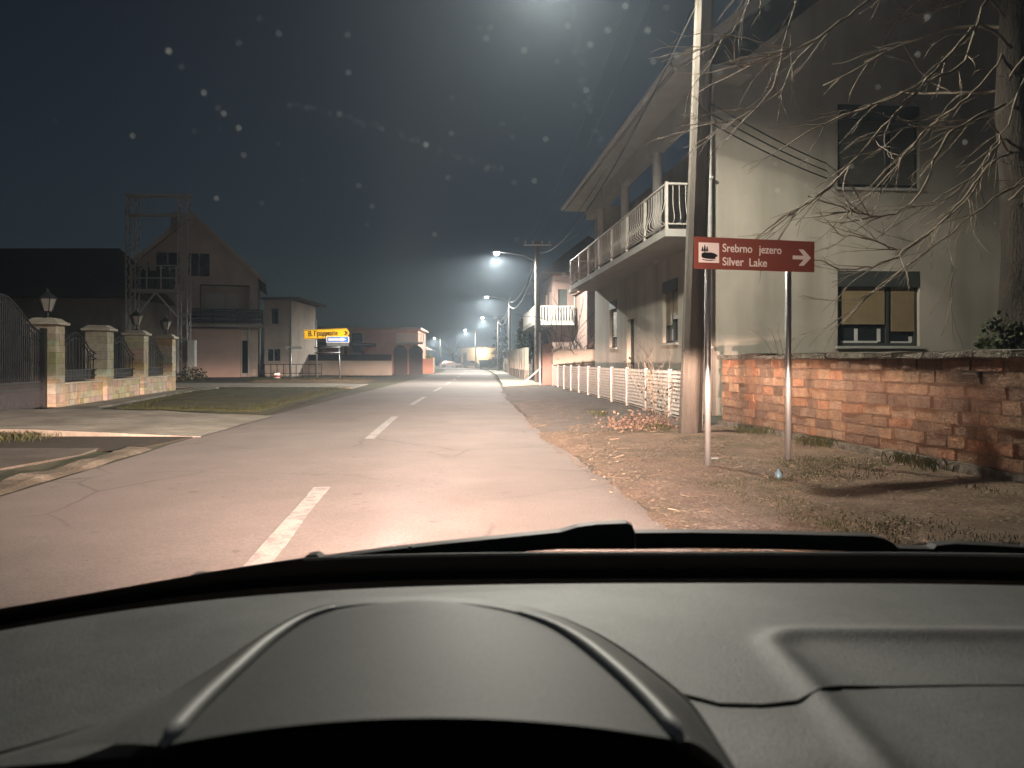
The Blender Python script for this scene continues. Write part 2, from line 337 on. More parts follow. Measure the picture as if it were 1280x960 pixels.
dm.node_tree.links.new(mx_.outputs[0], dm.node_tree.nodes['Material Output'].inputs['Surface'])

def add_light(name, kind, loc, power, col, parent=None, radius=0.1, cone=None, blend=0.5, rot=(0, 0, 0)):
    d = bpy.data.lights.new(name, kind); d.energy = power; d.color = col; d.shadow_soft_size = radius
    if kind == 'SPOT': d.spot_size = R(cone); d.spot_blend = blend
    o = bpy.data.objects.new(name, d); COL.objects.link(o); o.location = loc; o.rotation_euler = rot
    if parent: o.parent = parent
    return o

# ------------------------------------------------------------------ the road's line
CL = [(-30, 2.2), (-15, 0.75), (-6, -0.32), (0, -1.0), (4.6, -1.5), (7.3, -1.8), (11.6, -2.18), (16.5, -2.52), (21, -2.76), (26, -2.95), (34, -3.22), (42, -3.5),
      (60, -4.2), (75, -4.8), (90, -5.4), (108, -6.6), (125, -8.6), (140, -12.0), (153, -17), (164, -24), (172, -33), (178, -44), (182, -60), (184, -90)]
def smooth_line(P, step=1.0):
    P = [Vector((x, y, 0)) for y, x in P]; out = []
    for i in range(len(P) - 1):
        p0, p1, p2, p3 = P[max(i - 1, 0)], P[i], P[i + 1], P[min(i + 2, len(P) - 1)]
        n = max(2, int((p2 - p1).length / step))
        for k in range(n):
            t = k / n
            out.append(0.5 * ((2 * p1) + (p2 - p0) * t + (2 * p0 - 5 * p1 + 4 * p2 - p3) * t * t + (3 * p1 - p0 - 3 * p2 + p3) * t ** 3))
    out.append(P[-1]); return out
LINE = smooth_line(CL)
def cx(Y):
    for i in range(len(CL) - 1):
        (a, xa), (b, xb) = CL[i], CL[i + 1]
        if a <= Y <= b: return xa + (xb - xa) * (Y - a) / (b - a)
    return CL[-1][1]
def side(i):
    d = (LINE[min(i + 1, len(LINE) - 1)] - LINE[max(i - 1, 0)]).normalized()
    return Vector((d.y, -d.x, 0))
HW = 2.8

# ground sheet reaching the horizon, sunk under the paved surfaces
g = MB(); N = 40
xs = [-900, -400, -200, -100, -60] + list(range(-44, 45, 4)) + [60, 100, 200, 400, 900]
ys = [-100, -40, -20] + list(range(-12, 61, 4)) + [70, 85, 100, 120, 150, 200, 300, 500, 900, 1500]
vs = [(x, y, 0.0) for y in ys for x in xs]; nx = len(xs)
g.add(vs, [(j * nx + i, j * nx + i + 1, (j + 1) * nx + i + 1, (j + 1) * nx + i) for j in range(len(ys) - 1) for i in range(nx - 1)])
g.build('ground', M['ground'], kind='structure')

r = MB(); vs = []
for i, p in enumerate(LINE):
    s = side(i)
    jl, jr = 0.10 * mnoise.noise((p.y * 0.9, 3, 0)), 0.12 * mnoise.noise((p.y * 0.8, 9, 0))
    for k, o in enumerate((-HW + jl, -1.4, 0, 1.4, HW + jr)): vs.append(tuple(p + s * o + Vector((0, 0, (0.012, 0.022, 0.028, 0.022, 0.012)[k]))))
r.add(vs, [(i * 5 + k, i * 5 + k + 1, (i + 1) * 5 + k + 1, (i + 1) * 5 + k) for i in range(len(LINE) - 1) for k in range(4)])
road = r.build('road', M['asphalt'], kind='structure')
# broken centre line
acc = [0.0]
for i in range(1, len(LINE)): acc.append(acc[-1] + (LINE[i] - LINE[i - 1]).length)
y0 = next(a for a, p in zip(acc, LINE) if p.y >= 2.5)
def along(d):
    for i in range(1, len(acc)):
        if acc[i] >= d:
            t = (d - acc[i - 1]) / (acc[i] - acc[i - 1]); return LINE[i - 1].lerp(LINE[i], t), side(i)
    return LINE[-1], side(len(LINE) - 1)
mk = MB()
for q in range(-1, 12):
    d0 = y0 + q * 9.35
    if d0 < 1: continue
    for j in range(12):
        (p, s), (p2, s2) = along(d0 + j * 4.8 / 12), along(d0 + (j + 1) * 4.8 / 12)
        w = 0.075; j1, j2, j3, j4 = (rnd.uniform(-.006, .006) for _ in range(4))
        u = Vector((0, 0, 0.033))
        mk.add([p - s * (w + j1) + u, p + s * (w + j2) + u, p2 + s2 * (w + j2) + u, p2 - s2 * (w + j1) + u], [(0, 1, 2, 3)])
mk.build('lane_marking', M['paint'], road)

# ------------------------------------------------------------------ right verge: bare earth rising to the wall, then a dirty track to the fence
def wall_x(Y): return 3.62 + (13.3 - Y) * 0.150 if Y < 13.3 else 3.45 - (Y - 13.3) * 0.068
def verge_z(s, x, y):
    return 0.026 + 0.10 * s + 0.030 * s * mnoise.noise((x * 1.4, y * 1.4, 0)) + 0.016 * min(1, s * 4) * mnoise.noise((x * 5, y * 5, 2))
def strip(name, ya, yb, dy, cols, matx):
    b = MB(); vs = []; rows = int((yb - ya) / dy)
    for j in range(rows + 1):
        y = ya + j * dy
        xa = cx(y) + HW + 0.02 + 0.22 * mnoise.noise((y * 0.45, 1.7, 0)) + 0.10 * mnoise.noise((y * 2.1, 5.0, 0)); xb = wall_x(y) + 0.15
        for i in range(cols + 1):
            s = i / cols; x = xa + (xb - xa) * s
            vs.append((x, y, 0.016 if i == 0 else verge_z(s, x, y)))
    c = cols + 1
    b.add(vs, [(j * c + i, j * c + i + 1, (j + 1) * c + i + 1, (j + 1) * c + i) for j in range(rows) for i in range(cols)])
    return b.build(name, matx, smooth=True, kind='structure')
strip('verge', -8, 13.0, 0.12, 40, M['verge'])
strip('track', 13.0, 36.4, 0.25, 24, M['track'])
def verge_at(x, y):
    xa = cx(y) + HW; xb = wall_x(y) + 0.15
    return verge_z(max(0, min(1, (x - xa) / (xb - xa))), x, y)

# pavement and forecourt further on
p = MB()
p.slab([(cx(38) + 2.9, 38), (1.5, 38), (1.35, 44), (0.4, 62), (-0.9, 84), (-2.2, 100), (cx(100) + 2.9, 100), (cx(84) + 3.0, 84), (cx(62) + 3.1, 62), (cx(48) + 2.95, 48)], 0.0, 0.10)
p.build('pavement', M['concrete'], kind='structure')
# left: drive to the gate, strip along the stone fence, nearer drive with its edging
d = MB()
vs = []; nx_, ny_ = 80, 24
for j in range(ny_ + 1):
    for i in range(nx_ + 1):
        u, v = i / nx_, j / ny_
        A = Vector((-24, 12.45, 0)).lerp(Vector((-4.98, 12.3, 0)), u); B = Vector((-24, 15.5, 0)).lerp(Vector((-5.25, 17.0, 0)), u); q = A.lerp(B, v)
        if -12 < q.x < -5.4: q.y += v * 1.2 * max(0, 1 - abs(q.x + 10.4) / 3.2)
        z = 0.025 + 0.11 * min(1, max(0, (-5.2 - q.x) / 2.6)) + 0.012 * mnoise.noise((q.x, q.y, 5)) + 0.006 * mnoise.noise((q.x * 5, q.y * 5, 5))
        vs.append((q.x, q.y + (0.04 * mnoise.noise((q.x * 1.5, 0, 3)) if j == 0 else 0), z))
c = nx_ + 1
d.add(vs, [(j * c + i, j * c + i + 1, (j + 1) * c + i + 1, (j + 1) * c + i) for j in range(ny_) for i in range(nx_)])
d.add([v for i in range(c) for v in (vs[i], (vs[i][0], vs[i][1], -0.05))], [(2 * i, 2 * i + 1, 2 * i + 3, 2 * i + 2) for i in range(nx_)])
d.build('driveway', M['concrete'], kind='structure')
d = MB()
d.slab([(-9.5, 17.95), (-11.3, 18.4), (-14.3, 34.6), (-13.2, 34.6), (-12.8, 30.0), (-10.6, 19.6)], 0.0, 0.06)
d.slab([(-14.3, 35.2), (-13.0, 35.0), (-7.2, 34.6), (-7.6, 40.5), (-10.5, 41.5), (-22, 42.5), (-22, 36.5)], 0.0, 0.05)
d.build('path', M['concrete'], kind='structure')
d = MB()
d.slab([(-24, 7.2), (-5.9, 7.4), (-5.55, 9.8), (-5.7, 10.6), (-24, 10.9)], 0.0, 0.026)
d.build('side_path', M['old_asphalt'], kind='structure')
k = MB()
vs = []; nk = 120
for i in range(nk + 1):
    y = 2.0 + 8.6 * i / nk; xe_ = cx(y) - HW - 0.06 + 0.08 * mnoise.noise((y * 1.1, 2, 2)); wd = 0.42 + 0.22 * mnoise.noise((y * 0.8, 4, 1)) + 0.05 * mnoise.noise((y * 4, 4, 1)); hh = 0.05 + 0.03 * mnoise.noise((y * 1.6, 0, 8)) + 0.012 * mnoise.noise((y * 7, 0, 8))
    vs += [(xe_, y, 0.008), (xe_ - wd * .25, y, max(.02, hh * .8)), (xe_ - wd * .7, y, max(.03, hh)), (xe_ - wd, y, 0.0)]
k.add(vs, [(4 * i + q, 4 * i + q + 1, 4 * i + q + 5, 4 * i + q + 4) for i in range(nk) for q in range(3)])
k.build('kerb', M['edging'], kind='structure')
d = MB(); d.slab([(-24, 10.85), (-5.75, 10.55), (-5.2, 10.2), (-5.1, 12.6), (-24, 12.7)], 0.0, 0.02)
d.build('ditch', M['mud'], kind='structure')
# the lawn between drive and road
b = MB(); vs = []; lawn = ((-9.35, 18.1), (-5.55, 16.8), (-7.0, 33.6), (-13.0, 31.5))
nu, nv = 26, 60
for j in range(nv + 1):
    for i in range(nu + 1):
        u, v = i / nu, j / nv
        A = Vector((*lawn[0], 0)).lerp(Vector((*lawn[1], 0)), u); B = Vector((*lawn[3], 0)).lerp(Vector((*lawn[2], 0)), u)
        q = A.lerp(B, v); e = min(u, 1 - u, v * 2, (1 - v) * 2)
        z = 0.02 + 0.12 * min(1, e * 6) + 0.03 * mnoise.noise((q.x * 1.2, q.y * 1.2, 4))
        vs.append((q.x, q.y, z))
c = nu + 1
b.add(vs, [(j * c + i, j * c + i + 1, (j + 1) * c + i + 1, (j + 1) * c + i) for j in range(nv) for i in range(nu)])
b.build('lawn', M['lawn'], smooth=True, kind='structure')
# earth bank under the left signs
b = MB(); vs = []
for j in range(21):
    for i in range(31):
        u, v = i / 30, j / 20; x = -15.6 + 7.4 * u - 0.4 * v; y = 42.5 + 7.5 * v
        e = min(u, 1 - u, v, 1 - v)
        vs.append((x, y, 0.01 + 0.16 * min(1, e * 6) + 0.06 * min(1, e * 8) * mnoise.noise((x * 1.2, y * 1.2, 3))))
b.add(vs, [(j * 31 + i, j * 31 + i + 1, (j + 1) * 31 + i + 1, (j + 1) * 31 + i) for j in range(20) for i in range(30)])
b.build('bank', M['verge'], smooth=True, kind='structure')

# scattering volume added to spread a glow round the lamps
hz_ = bpy.data.materials.new('glow_haze'); hz_.use_nodes = True
hn = hz_.node_tree.nodes; hn.remove(hn['Principled BSDF'])
pv = hn.new('ShaderNodeVolumePrincipled'); pv.inputs['Color'].default_value = (0.70, 0.85, 1.0, 1); pv.inputs['Density'].default_value = HAZE; pv.inputs['Anisotropy'].default_value = 0.65
hz_.node_tree.links.new(pv.outputs[0], hn['Material Output'].inputs['Volume'])
b = MB(); b.box(-950, 950, -150, 1600, -1, 19); b.build('glow_haze', hz_, None, kind='stuff')

# ------------------------------------------------------------------ the building on the right
def window(parent, Mx, x0, x1, z0, z1, depth, fm, split=(), shut=None, label=None, box=0.0, pane_m=None, sill=True, curtain=None, sm_='shutter'):
    """window in an opening of a wall() placed by Mx; frame set back by depth"""
    f = MB(Mx); t = 0.07
    f.box(x0, x0 + t, depth, depth + 0.07, z0, z1); f.box(x1 - t, x1, depth, depth + 0.07, z0, z1)
    f.box(x0 + t, x1 - t, depth, depth + 0.07, z0, z0 + t); f.box(x0 + t, x1 - t, depth, depth + 0.07, z1 - t, z1)
    for s in split: f.box(s - t / 2, s + t / 2, depth - 0.004, depth + 0.066, z0 + t, z1 - t - box)
    o = f.build('window', fm, parent, label=label)
    g = MB(Mx); g.box(x0 + t, x1 - t, depth + 0.045, depth + 0.055, z0 + t, z1 - t); g.build('pane', pane_m or M['glass'], o)
    if box:
        g = MB(Mx); g.box(x0 + 0.02, x1 - 0.02, depth - 0.12, depth - 0.006, z1 - box, z1 - 0.004); g.build('shutter_box', fm, o)
    if shut:
        for (a, b_, zb) in shut:
            g = MB(Mx); z = zb; zt = z1 - box - 0.004
            while z < zt - 0.01:
                ze = min(z + 0.055, zt)
                g.add([(a, depth - 0.028, z), (b_, depth - 0.028, z), (b_, depth - 0.018, ze), (a, depth - 0.018, ze), (a, depth - 0.008, z), (b_, depth - 0.008, z), (b_, depth - 0.006, ze), (a, depth - 0.006, ze)],
                      [(0, 1, 2, 3), (7, 6, 5, 4), (0, 4, 5, 1), (2, 6, 7, 3), (0, 3, 7, 4), (1, 5, 6, 2)]); z = ze
            g.build('shutter', M[sm_], o)
    if curtain:
        for (a, b_, za, zb) in curtain:
            g = MB(Mx); g.box(a, b_, depth + 0.028, depth + 0.042, za, zb); g.build('casement', M['curtain'], o)
    if sill:
        g = MB(Mx); g.box(x0 - 0.06, x1 + 0.06, -0.07, depth - 0.004, z0 - 0.06, z0 - 0.003); g.build('sill', M['soffit'], o)
    return o

TH = math.atan(0.085)
H = thing('house', 'beige two storey house with long white railed balcony behind the brown sign', 'house', (4.5, 17.3, 0), TH)
hl = (2.95, 4.92, 1.58, 3.30); hu = (2.95, 4.92, 5.20, 7.10)
sw1 = (2.55, 3.95, 1.72, 3.40); sw2 = (9.7, 10.9, 1.72, 3.40); sd = (7.2, 8.2, 0.55, 2.6)
w = MB(); w.wall(0, 9.6, 0, 7.46, 0, 0.35, (hl, hu))
w.add([(0, 0, 7.46), (9.6, 0, 7.46), (4.8, 0, 11.3), (0, 0.35, 7.46), (9.6, 0.35, 7.46), (4.8, 0.35, 11.3)], [(0, 1, 2), (5, 4, 3), (0, 2, 5, 3), (1, 4, 5, 2)])
w.M = SIDE; w.wall(0.35, 13.4, 0, 4.02, 0.0, 0.35, (sw1, sw2, sd)); w.wall(0.35, 13.4, 4.02, 7.46, 1.3, 1.6, ((1.6, 2.6, 4.25, 6.3), (4.6, 6.4, 4.9, 6.4), (8.6, 9.6, 4.25, 6.3)))
w.M = Matrix.Identity(4); w.wall(0, 9.6, 0, 7.46, 13.4, 13.7); w.box(9.3, 9.6, 0.35, 13.4, 0, 7.46)
w.box(0.36, 9.2, 0.4, 13.3, 3.95, 4.015)
w.build('wall', M['plaster'], H)
dk = MB(); dk.box(0.9, 9.0, 1.0, 12.9, 0.1, 3.9); dk.box(2.0, 9.0, 1.0, 12.9, 4.1, 7.3); dk.build('interior', M['dark_room'], H)
window(H, Matrix.Identity(4), *hl, 0.10, M['frame'], (4.2,), [(3.10, 4.12, 2.08), (4.28, 4.84, 1.92)], 'window with half lowered tan roller shutters', box=0.36,
       curtain=[(3.42, 3.50, 1.68, 1.98), (3.10, 3.98, 1.652, 1.70), (3.97, 4.05, 1.68, 1.98), (4.30, 4.80, 1.652, 1.69), (4.74, 4.82, 1.68, 1.80)])
window(H, Matrix.Identity(4), *hu, 0.10, M['frame'], (4.2,), [(3.03, 4.15, 5.30), (4.26, 4.84, 5.30)], 'upper window with closed dull shutters', box=0.34, sm_='shutter_dull')
window(H, SIDE, *sw1, 0.10, M['frame'], (3.25,), [(2.66, 3.18, 2.35), (3.32, 3.86, 2.2)], 'window with roller shutter beside the utility pole', box=0.3, curtain=[(2.7, 2.86, 1.8, 2.15), (3.34, 3.5, 1.8, 2.1)])
window(H, SIDE, *sw2, 0.10, M['frame'], (10.3,), [(9.8, 10.78, 2.1)], 'far window with lowered shutter', box=0.3)
dr = MB(SIDE); dr.box(7.2, 8.2, 0.14, 0.2, 0.55, 2.6); dr.build('door', M['frame'], H)
for (a, b_) in ((1.6, 2.6), (8.6, 9.6)):
    dr = MB(SIDE); dr.box(a, b_, 1.42, 1.5, 4.25, 6.3); dr.build('balcony_door', M['frame'], H)
window(H, SIDE @ at_xy(0, 1.3, 0), 4.6, 6.4, 4.9, 6.4, 0.08, M['frame'], (5.5,), sill=False)
# roof with boxed eaves
rf = MB()
e = 1.12; sl = (11.3 - 7.46) / 4.8
def roofslope(x0, x1, sgn):
    za = 7.62 if sgn > 0 else 7.62
    return
ze = 7.64; zr = ze + (4.8 + e) * sl * 0.97
for sgn in (0, 1):
    xe = -e if sgn == 0 else 9.6 + e
    vs = [(xe, -0.85, ze), (4.8, -0.85, zr), (4.8, 14.6, zr), (xe, 14.6, ze), (xe, -0.85, ze - 0.14), (4.8, -0.85, zr - 0.14), (4.8, 14.6, zr - 0.14), (xe, 14.6, ze - 0.14)]
    rf.add(vs, [(0, 1, 2, 3), (7, 6, 5, 4), (0, 4, 5, 1), (3, 2, 6, 7), (0, 3, 7, 4), (1, 5, 6, 2)])
roof = rf.build('roof', M['roof'], H)
so = MB(); so.box(-e + 0.03, -0.004, -0.82, 14.4, 7.40, 7.46); so.box(-e + 0.03, 0.62, -0.80, -0.004, 7.404, 7.60); so.box(-e - 0.0, -e + 0.05, -0.84, 14.5, 7.38, 7.5)
so.build('eave', M['soffit'], roof)
so = MB(); so.box(9.604, 9.6 + e, -0.82, 14.4, 7.40, 7.46); so.build('eave', M['soffit'], roof)
bg = MB()
for sgn in (-1, 1):
    pts = [Vector((4.8 + sgn * (4.8 + e), -0.87, ze - 0.12)), Vector((4.8, -0.87, zr - 0.10))]
    bg.bar(pts[0], pts[1], 0.05, 0.22)
bg.build('barge_board', M['soffit'], roof)
bg = MB()
for sgn in (-1, 1):
    xo = 4.8 + sgn * (4.8 + e)
    bg.add([(xo, -0.83, ze - 0.15), (4.8, -0.83, zr - 0.15), (4.8, -0.004, zr - 0.15), (xo, -0.004, ze - 0.15), (xo, -0.83, ze - 0.17), (4.8, -0.83, zr - 0.17), (4.8, -0.004, zr - 0.17), (xo, -0.004, ze - 0.17)], [(0, 1, 2, 3), (7, 6, 5, 4), (0, 4, 5, 1), (2, 6, 7, 3)])
bg.build('verge_lining', M['soffit'], roof)
gt = MB(); gt.tube([(-e - 0.09, -0.85, 7.52), (-e - 0.09, 14.5, 7.50)], 0.075, 8); gt.build('gutter', M['lamp_grey'], roof, smooth=True)
bm_ = MB(); bm_.box(-0.42, -0.12, 0.02, 13.4, 6.86, 7.395); bm_.build('lintel_beam', M['soffit'], H)
for a in (3.5, 7.3, 11.2):
    cbm = MB(); cbm.lathe([(0.13, 4.204), (0.13, 6.858)], -0.28, a, 12); cbm.build('column', M['white_frame'], H, smooth=True)
sb = MB(); sb.box(-1.08, -0.004, 0.0, 13.4, 4.03, 4.20); sb.box(0.0, 1.296, 0.36, 13.4, 4.024, 4.19); bal = sb.build('balcony', M['soffit'], H)
rl = MB()
rl.bar((-1.03, 0.04, 5.22), (-1.03, 13.36, 5.22), 0.05, 0.04); rl.bar((-1.03, 0.04, 4.32), (-1.03, 13.36, 4.32), 0.035, 0.03)
rl.bar((-1.03, 0.04, 5.22), (-0.03, 0.04, 5.22), 0.05, 0.04); rl.bar((-1.03, 0.04, 4.32), (-0.03, 0.04, 4.32), 0.035, 0.03)
rl.bar((-1.03, 13.36, 5.22), (-0.03, 13.36, 5.22), 0.05, 0.04); rl.bar((-1.03, 13.36, 4.32), (-0.03, 13.36, 4.32), 0.035, 0.03)
for i in range(8):
    y = 0.04 + i * 13.32 / 7
    rl.bar((-1.03, y, 4.17), (-1.03, y, 5.26), 0.06, 0.06)
rl.bar((-0.05, 0.04, 4.17), (-0.05, 0.04, 5.26), 0.05, 0.05)
def baluster(b, p, out):
    o = Vector(out)
    P = Vector(p); pts = [P + Vector((0, 0, 5.21)), P + Vector((0, 0, 4.85)), P + o * 0.03 + Vector((0, 0, 4.68)), P + o * 0.11 + Vector((0, 0, 4.50)), P + o * 0.11 + Vector((0, 0, 4.40)), P + Vector((0, 0, 4.33))]
    b.tube(pts, 0.0095, 5, cap=False)
yy = 0.17
while yy < 13.3:
    baluster(rl, (-1.03, yy, 0), (-1, 0, 0)); yy += 0.23
for i in range(1, 7): baluster(rl, (-1.03 + i * 0.147, 0.04, 0), (0, -1, 0))
rl.build('railing', M['white_metal'], bal)
bx = MB(); bx.box(-1.2, -0.95, 12.3, 12.9, 3.88, 4.026); bx.build('meter_box', M['white_metal'], H)
dp = MB(); dp.tube([(-0.07, -0.10, 0.1), (-0.07, -0.10, 7.0), (-0.10, -0.3, 7.3), (-0.3, -0.7, 7.45)], 0.05, 8)
for z in (1.5, 3.9, 5.3, 6.6): dp.box(-0.15, 0.0, -0.17, -0.002, z, z + 0.06)
dp.build('downpipe', M['white_frame'], H, smooth=True)

# ------------------------------------------------------------------ brick wall
WB = thing('brick_wall', 'low weathered brick garden wall with crumbling coping behind the brown sign', 'wall', (3.62, 13.3, 0), -math.atan2(1, 0.150))
# local x runs from the far end towards the viewer along the wall; local y points away from the road
WL = 12.4
core = MB(); core.box(0.0, WL, 0.035, 0.28, -0.1, 1.27); core.build('core', M['mortar'], WB)
br = MB(); z = 0.22; row = 0
pal = [(0.27, 0.165, 0.10), (0.24, 0.15, 0.095), (0.29, 0.18, 0.11), (0.21, 0.13, 0.085), (0.27, 0.18, 0.12), (0.30, 0.155, 0.09), (0.17, 0.11, 0.075)]
while z < 1.24:
    h = rnd.uniform(0.118, 0.142); x = -0.02 - (row % 2) * 0.15 - rnd.uniform(0, .05)
    while x < WL:
        L = rnd.choice((0.27, 0.30, 0.33, 0.24, 0.4)); a, c_ = max(x, -0.01), min(x + L, WL)
        if c_ - a > 0.06:
            col = rnd.choice(pal); k_ = rnd.uniform(0.85, 1.15)
            dz = rnd.uniform(-.008, .008); pr = rnd.uniform(-0.004, 0.03)
            br.box(a + 0.009, c_ - 0.009, pr - 0.003, 0.3, z + dz + 0.006, z + h + dz - rnd.uniform(0.006, 0.014), tuple(q * k_ * 1.15 for q in col), jit=0.006)
        x += L
    z += h; row += 1
br.build('brickwork', M['brick'], WB)
ft = MB()
x = -0.05
while x < WL:
    L = rnd.uniform(0.4, 0.9); ft.box(x, min(x + L, WL + .1) - 0.01, -0.03 + rnd.uniform(-.015, .015), 0.32, -0.1, 0.215 + rnd.uniform(-.02, .0), jit=0.015); x += L
ft.build('footing', M['coping'], WB)
cp = MB(); x = -0.06
while x < WL:
    L = rnd.uniform(0.25, 0.6); cp.box(x, x + L - 0.006, -0.045 + rnd.uniform(-.015, .015), 0.345, 1.262, 1.325 + rnd.uniform(-.014, .014), jit=0.012); x += L
cp.build('coping', M['coping'], WB)
for x in (2.1, 5.0): pass

# ------------------------------------------------------------------ white metal fence
F0, F1 = Vector((3.28, 13.35, 0)), Vector((1.86, 35.2, 0))
fd = (F1 - F0); FL = fd.length
FE = thing('metal_fence', 'long low white louvred metal fence in front of the beige house', 'fence', tuple(F0), math.atan2(fd.y, fd.x))
npan = 11
for i in range(npan + 1):
    x = i * FL / npan
    q = MB(); q.box(x - 0.03, x + 0.03, -0.035, 0.035, -0.05, 1.07); q.build('post', M['white_metal'], FE)
for i in range(npan):
    xa, xb = i * FL / npan + 0.05, (i + 1) * FL / npan - 0.05
    if i == npan - 1: continue
    q = MB(); q.bar((xa - 0.02, 0, 1.03), (xb + 0.02, 0, 1.03), 0.03, 0.03); q.bar((xa - 0.02, 0, 0.16), (xb + 0.02, 0, 0.16), 0.03, 0.03)
    z = 0.2
    while z < 1.0:
        q.add([(xa, 0.026, z), (xb, 0.026, z), (xb, 0.006, z + 0.066), (xa, 0.006, z + 0.066)], [(0, 1, 2, 3)])
        q.add([(xa, 0.022, z - 0.002), (xb, 0.022, z - 0.002), (xb, 0.002, z + 0.064), (xa, 0.002, z + 0.064)], [(3, 2, 1, 0)]); z += 0.078
    q.build('louvre_panel', M['white_metal'], FE)
xa, xb = (npan - 1) * FL / npan + 0.06, FL - 0.06
q = MB(); q.box(xa, xb, -0.02, 0.02, 0.15, 1.04)
for i in range(9):
    q.box(xa + i * (xb - xa) / 9 + 0.02, xa + (i + 1) * (xb - xa) / 9 - 0.02, 0.021, 0.032, 0.17, 1.02)
q.build('gate', M['white_metal'], FE)
pl = MB(); pl.box(0, FL, -0.14, 0.01, -0.1, 0.12); pl.build('plinth', M['concrete'], FE)

# ------------------------------------------------------------------ street poles with lamps
def pole(name, label, x, y, h, lean=(0, 0), arm=2.15, armz=None, w0=0.15, w1=0.10, power=1500, col=(0.9, 0.95, 1.0), lamp=True, cross=True, detail=True, group='concrete poles with street lamps', rz=0.0, armdir=-1, warm=False):
    t = thing(name, label, 'lamp post' if lamp else 'utility pole', (x, y, 0), rz, group)
    b = MB()
    n = 9
    vs = []; prof = [(-1, -.55), (-.55, -1), (.55, -1), (1, -.55), (1, .55), (.55, 1), (-.55, 1), (-1, .55)]
    for i in range(n + 1):
        s = i / n; ww = w0 + (w1 - w0) * s
        for (px, py) in prof: vs.append((lean[0] * s + px * ww, lean[1] * s + py * ww, -0.1 + (h + 0.1) * s))
    fs = [(i * 8 + k, i * 8 + (k + 1) % 8, (i + 1) * 8 + (k + 1) % 8, (i + 1) * 8 + k) for i in range(n) for k in range(8)] + [tuple(n * 8 + k for k in range(8))]
    b.add(vs, fs); b.build('shaft', M['pole'], t)
    if detail:
        for z in (1.75, 2.05, 2.5):
            s = z / h; ww = w0 + (w1 - w0) * s + 0.006
            q = MB(); q.box(lean[0] * s - ww, lean[0] * s + ww, lean[1] * s - ww, lean[1] * s + ww, z, z + 0.025); q.build('strap', M['dark_metal'], t)
    if cross:
        zt = h - 0.25; cxn = lean[0] * zt / h
        q = MB(); q.box(cxn - 0.75, cxn + 0.75, -w1 - 0.075, -w1 - 0.002, zt, zt + 0.08); ca = q.build('crossarm', M['lamp_grey'], t)
        for dx in (-0.65, -0.25, 0.25, 0.65):
            q = MB(); q.lathe([(0.012, zt + 0.08), (0.012, zt + 0.13), (0.045, zt + 0.14), (0.05, zt + 0.18), (0.03, zt + 0.2), (0.045, zt + 0.22), (0.02, zt + 0.26)], cxn + dx, -w1 - 0.04, 8); q.build('insulator', M['milk_glass'], ca, smooth=True)
    if lamp:
        za = armz or h - 0.9; s = za / h; ox = lean[0] * s
        q = MB(); pts = [(ox + armdir * w1, 0, za - 0.25), (ox + armdir * 0.7, 0, za + 0.02), (ox + armdir * arm * 0.75, 0, za + 0.16), (ox + armdir * arm, 0, za + 0.22)]
        q.tube(pts, 0.03, 6); q.build('lamp_arm', M['lamp_grey'], t, smooth=True)
        hx = ox + armdir * (arm + 0.22); hz = za + 0.22
        q = MB()
        secs = [(-0.30, 0.05, 0.04), (-0.22, 0.10, 0.075), (0.05, 0.15, 0.09), (0.25, 0.12, 0.07), (0.33, 0.05, 0.03)]
        vs = []
        for (dx, ry, rzz) in secs:
            for kk in range(8):
                a = math.pi * kk / 7; vs.append((hx + armdir * dx, ry * math.cos(a), hz + rzz * math.sin(a)))
        fs = [(i * 8 + kk, i * 8 + kk + 1, (i + 1) * 8 + kk + 1, (i + 1) * 8 + kk) for i in range(4) for kk in range(7)] + [(0, 8, 15, 7), (8, 16, 23, 15), (16, 24, 31, 23), (24, 32, 39, 31)]
        q.add(vs, fs); hd = q.build('lamp_head', M['lamp_grey'], t, smooth=True)
        q = MB(); q.lathe([(0.05, hz - 0.15), (0.12, hz - 0.12), (0.15, hz - 0.06), (0.14, hz - 0.004)], hx, 0, 12)
        q.build('lens', M['lens_warm' if warm else 'lens'], hd, smooth=True)
        add_light('lamp_light', 'SPOT', (hx, 0, hz - 0.26), power, col, t, 0.20 if detail is None else 0.12, 172 if detail is None else 177, 0.35)
    return t
COOL = (1.0, 0.96, 0.88)
pole('lamp_post', 'weathered concrete pole leaning beside the brown sign post', 2.82, 12.2, 8.7, (0.30, 0), 2.25, 7.50, 0.165, 0.13, 2500, (1.0, 0.93, 0.80), detail=None)
pole('lamp_post', 'concrete pole with dark straps and lamp at the white fence end', 1.40, 41.8, 7.75, (-0.02, 0), 2.0, 6.95, 0.18, 0.14, 6500, COOL)
pole('lamp_post', 'slim pole with street lamp beyond the balconied pink house', -0.25, 78, 7.75, (0.0, 0), 2.1, 7.6, 0.15, 0.11, 8000, COOL, cross=False, detail=False)
pole('lamp_post', 'slim far pole with crossarm and lamp before the conifers', -1.85, 103, 7.3, (0.0, 0), 1.9, 6.9, 0.15, 0.11, 8000, COOL, detail=False)
pole('lamp_post', 'distant pole standing before the floodlit tan wall', -6.75, 143, 7.2, (0.0, 0), 1.75, 6.9, 0.16, 0.12, 9000, COOL, cross=False, detail=False)
pole('lamp_post', 'farthest lamp pole left of the floodlit wall at the road bend', -17.2, 185, 6.9, (0.0, 0), 1.3, 6.7, 0.18, 0.14, 10000, COOL, cross=False, detail=False)
pole('lamp_post', 'distant lamp pole half hidden by conifers right of the road', -1.0, 200, 7.2, (0.0, 0), 1.2, 6.7, 0.18, 0.14, 3000, COOL, cross=False, detail=False)

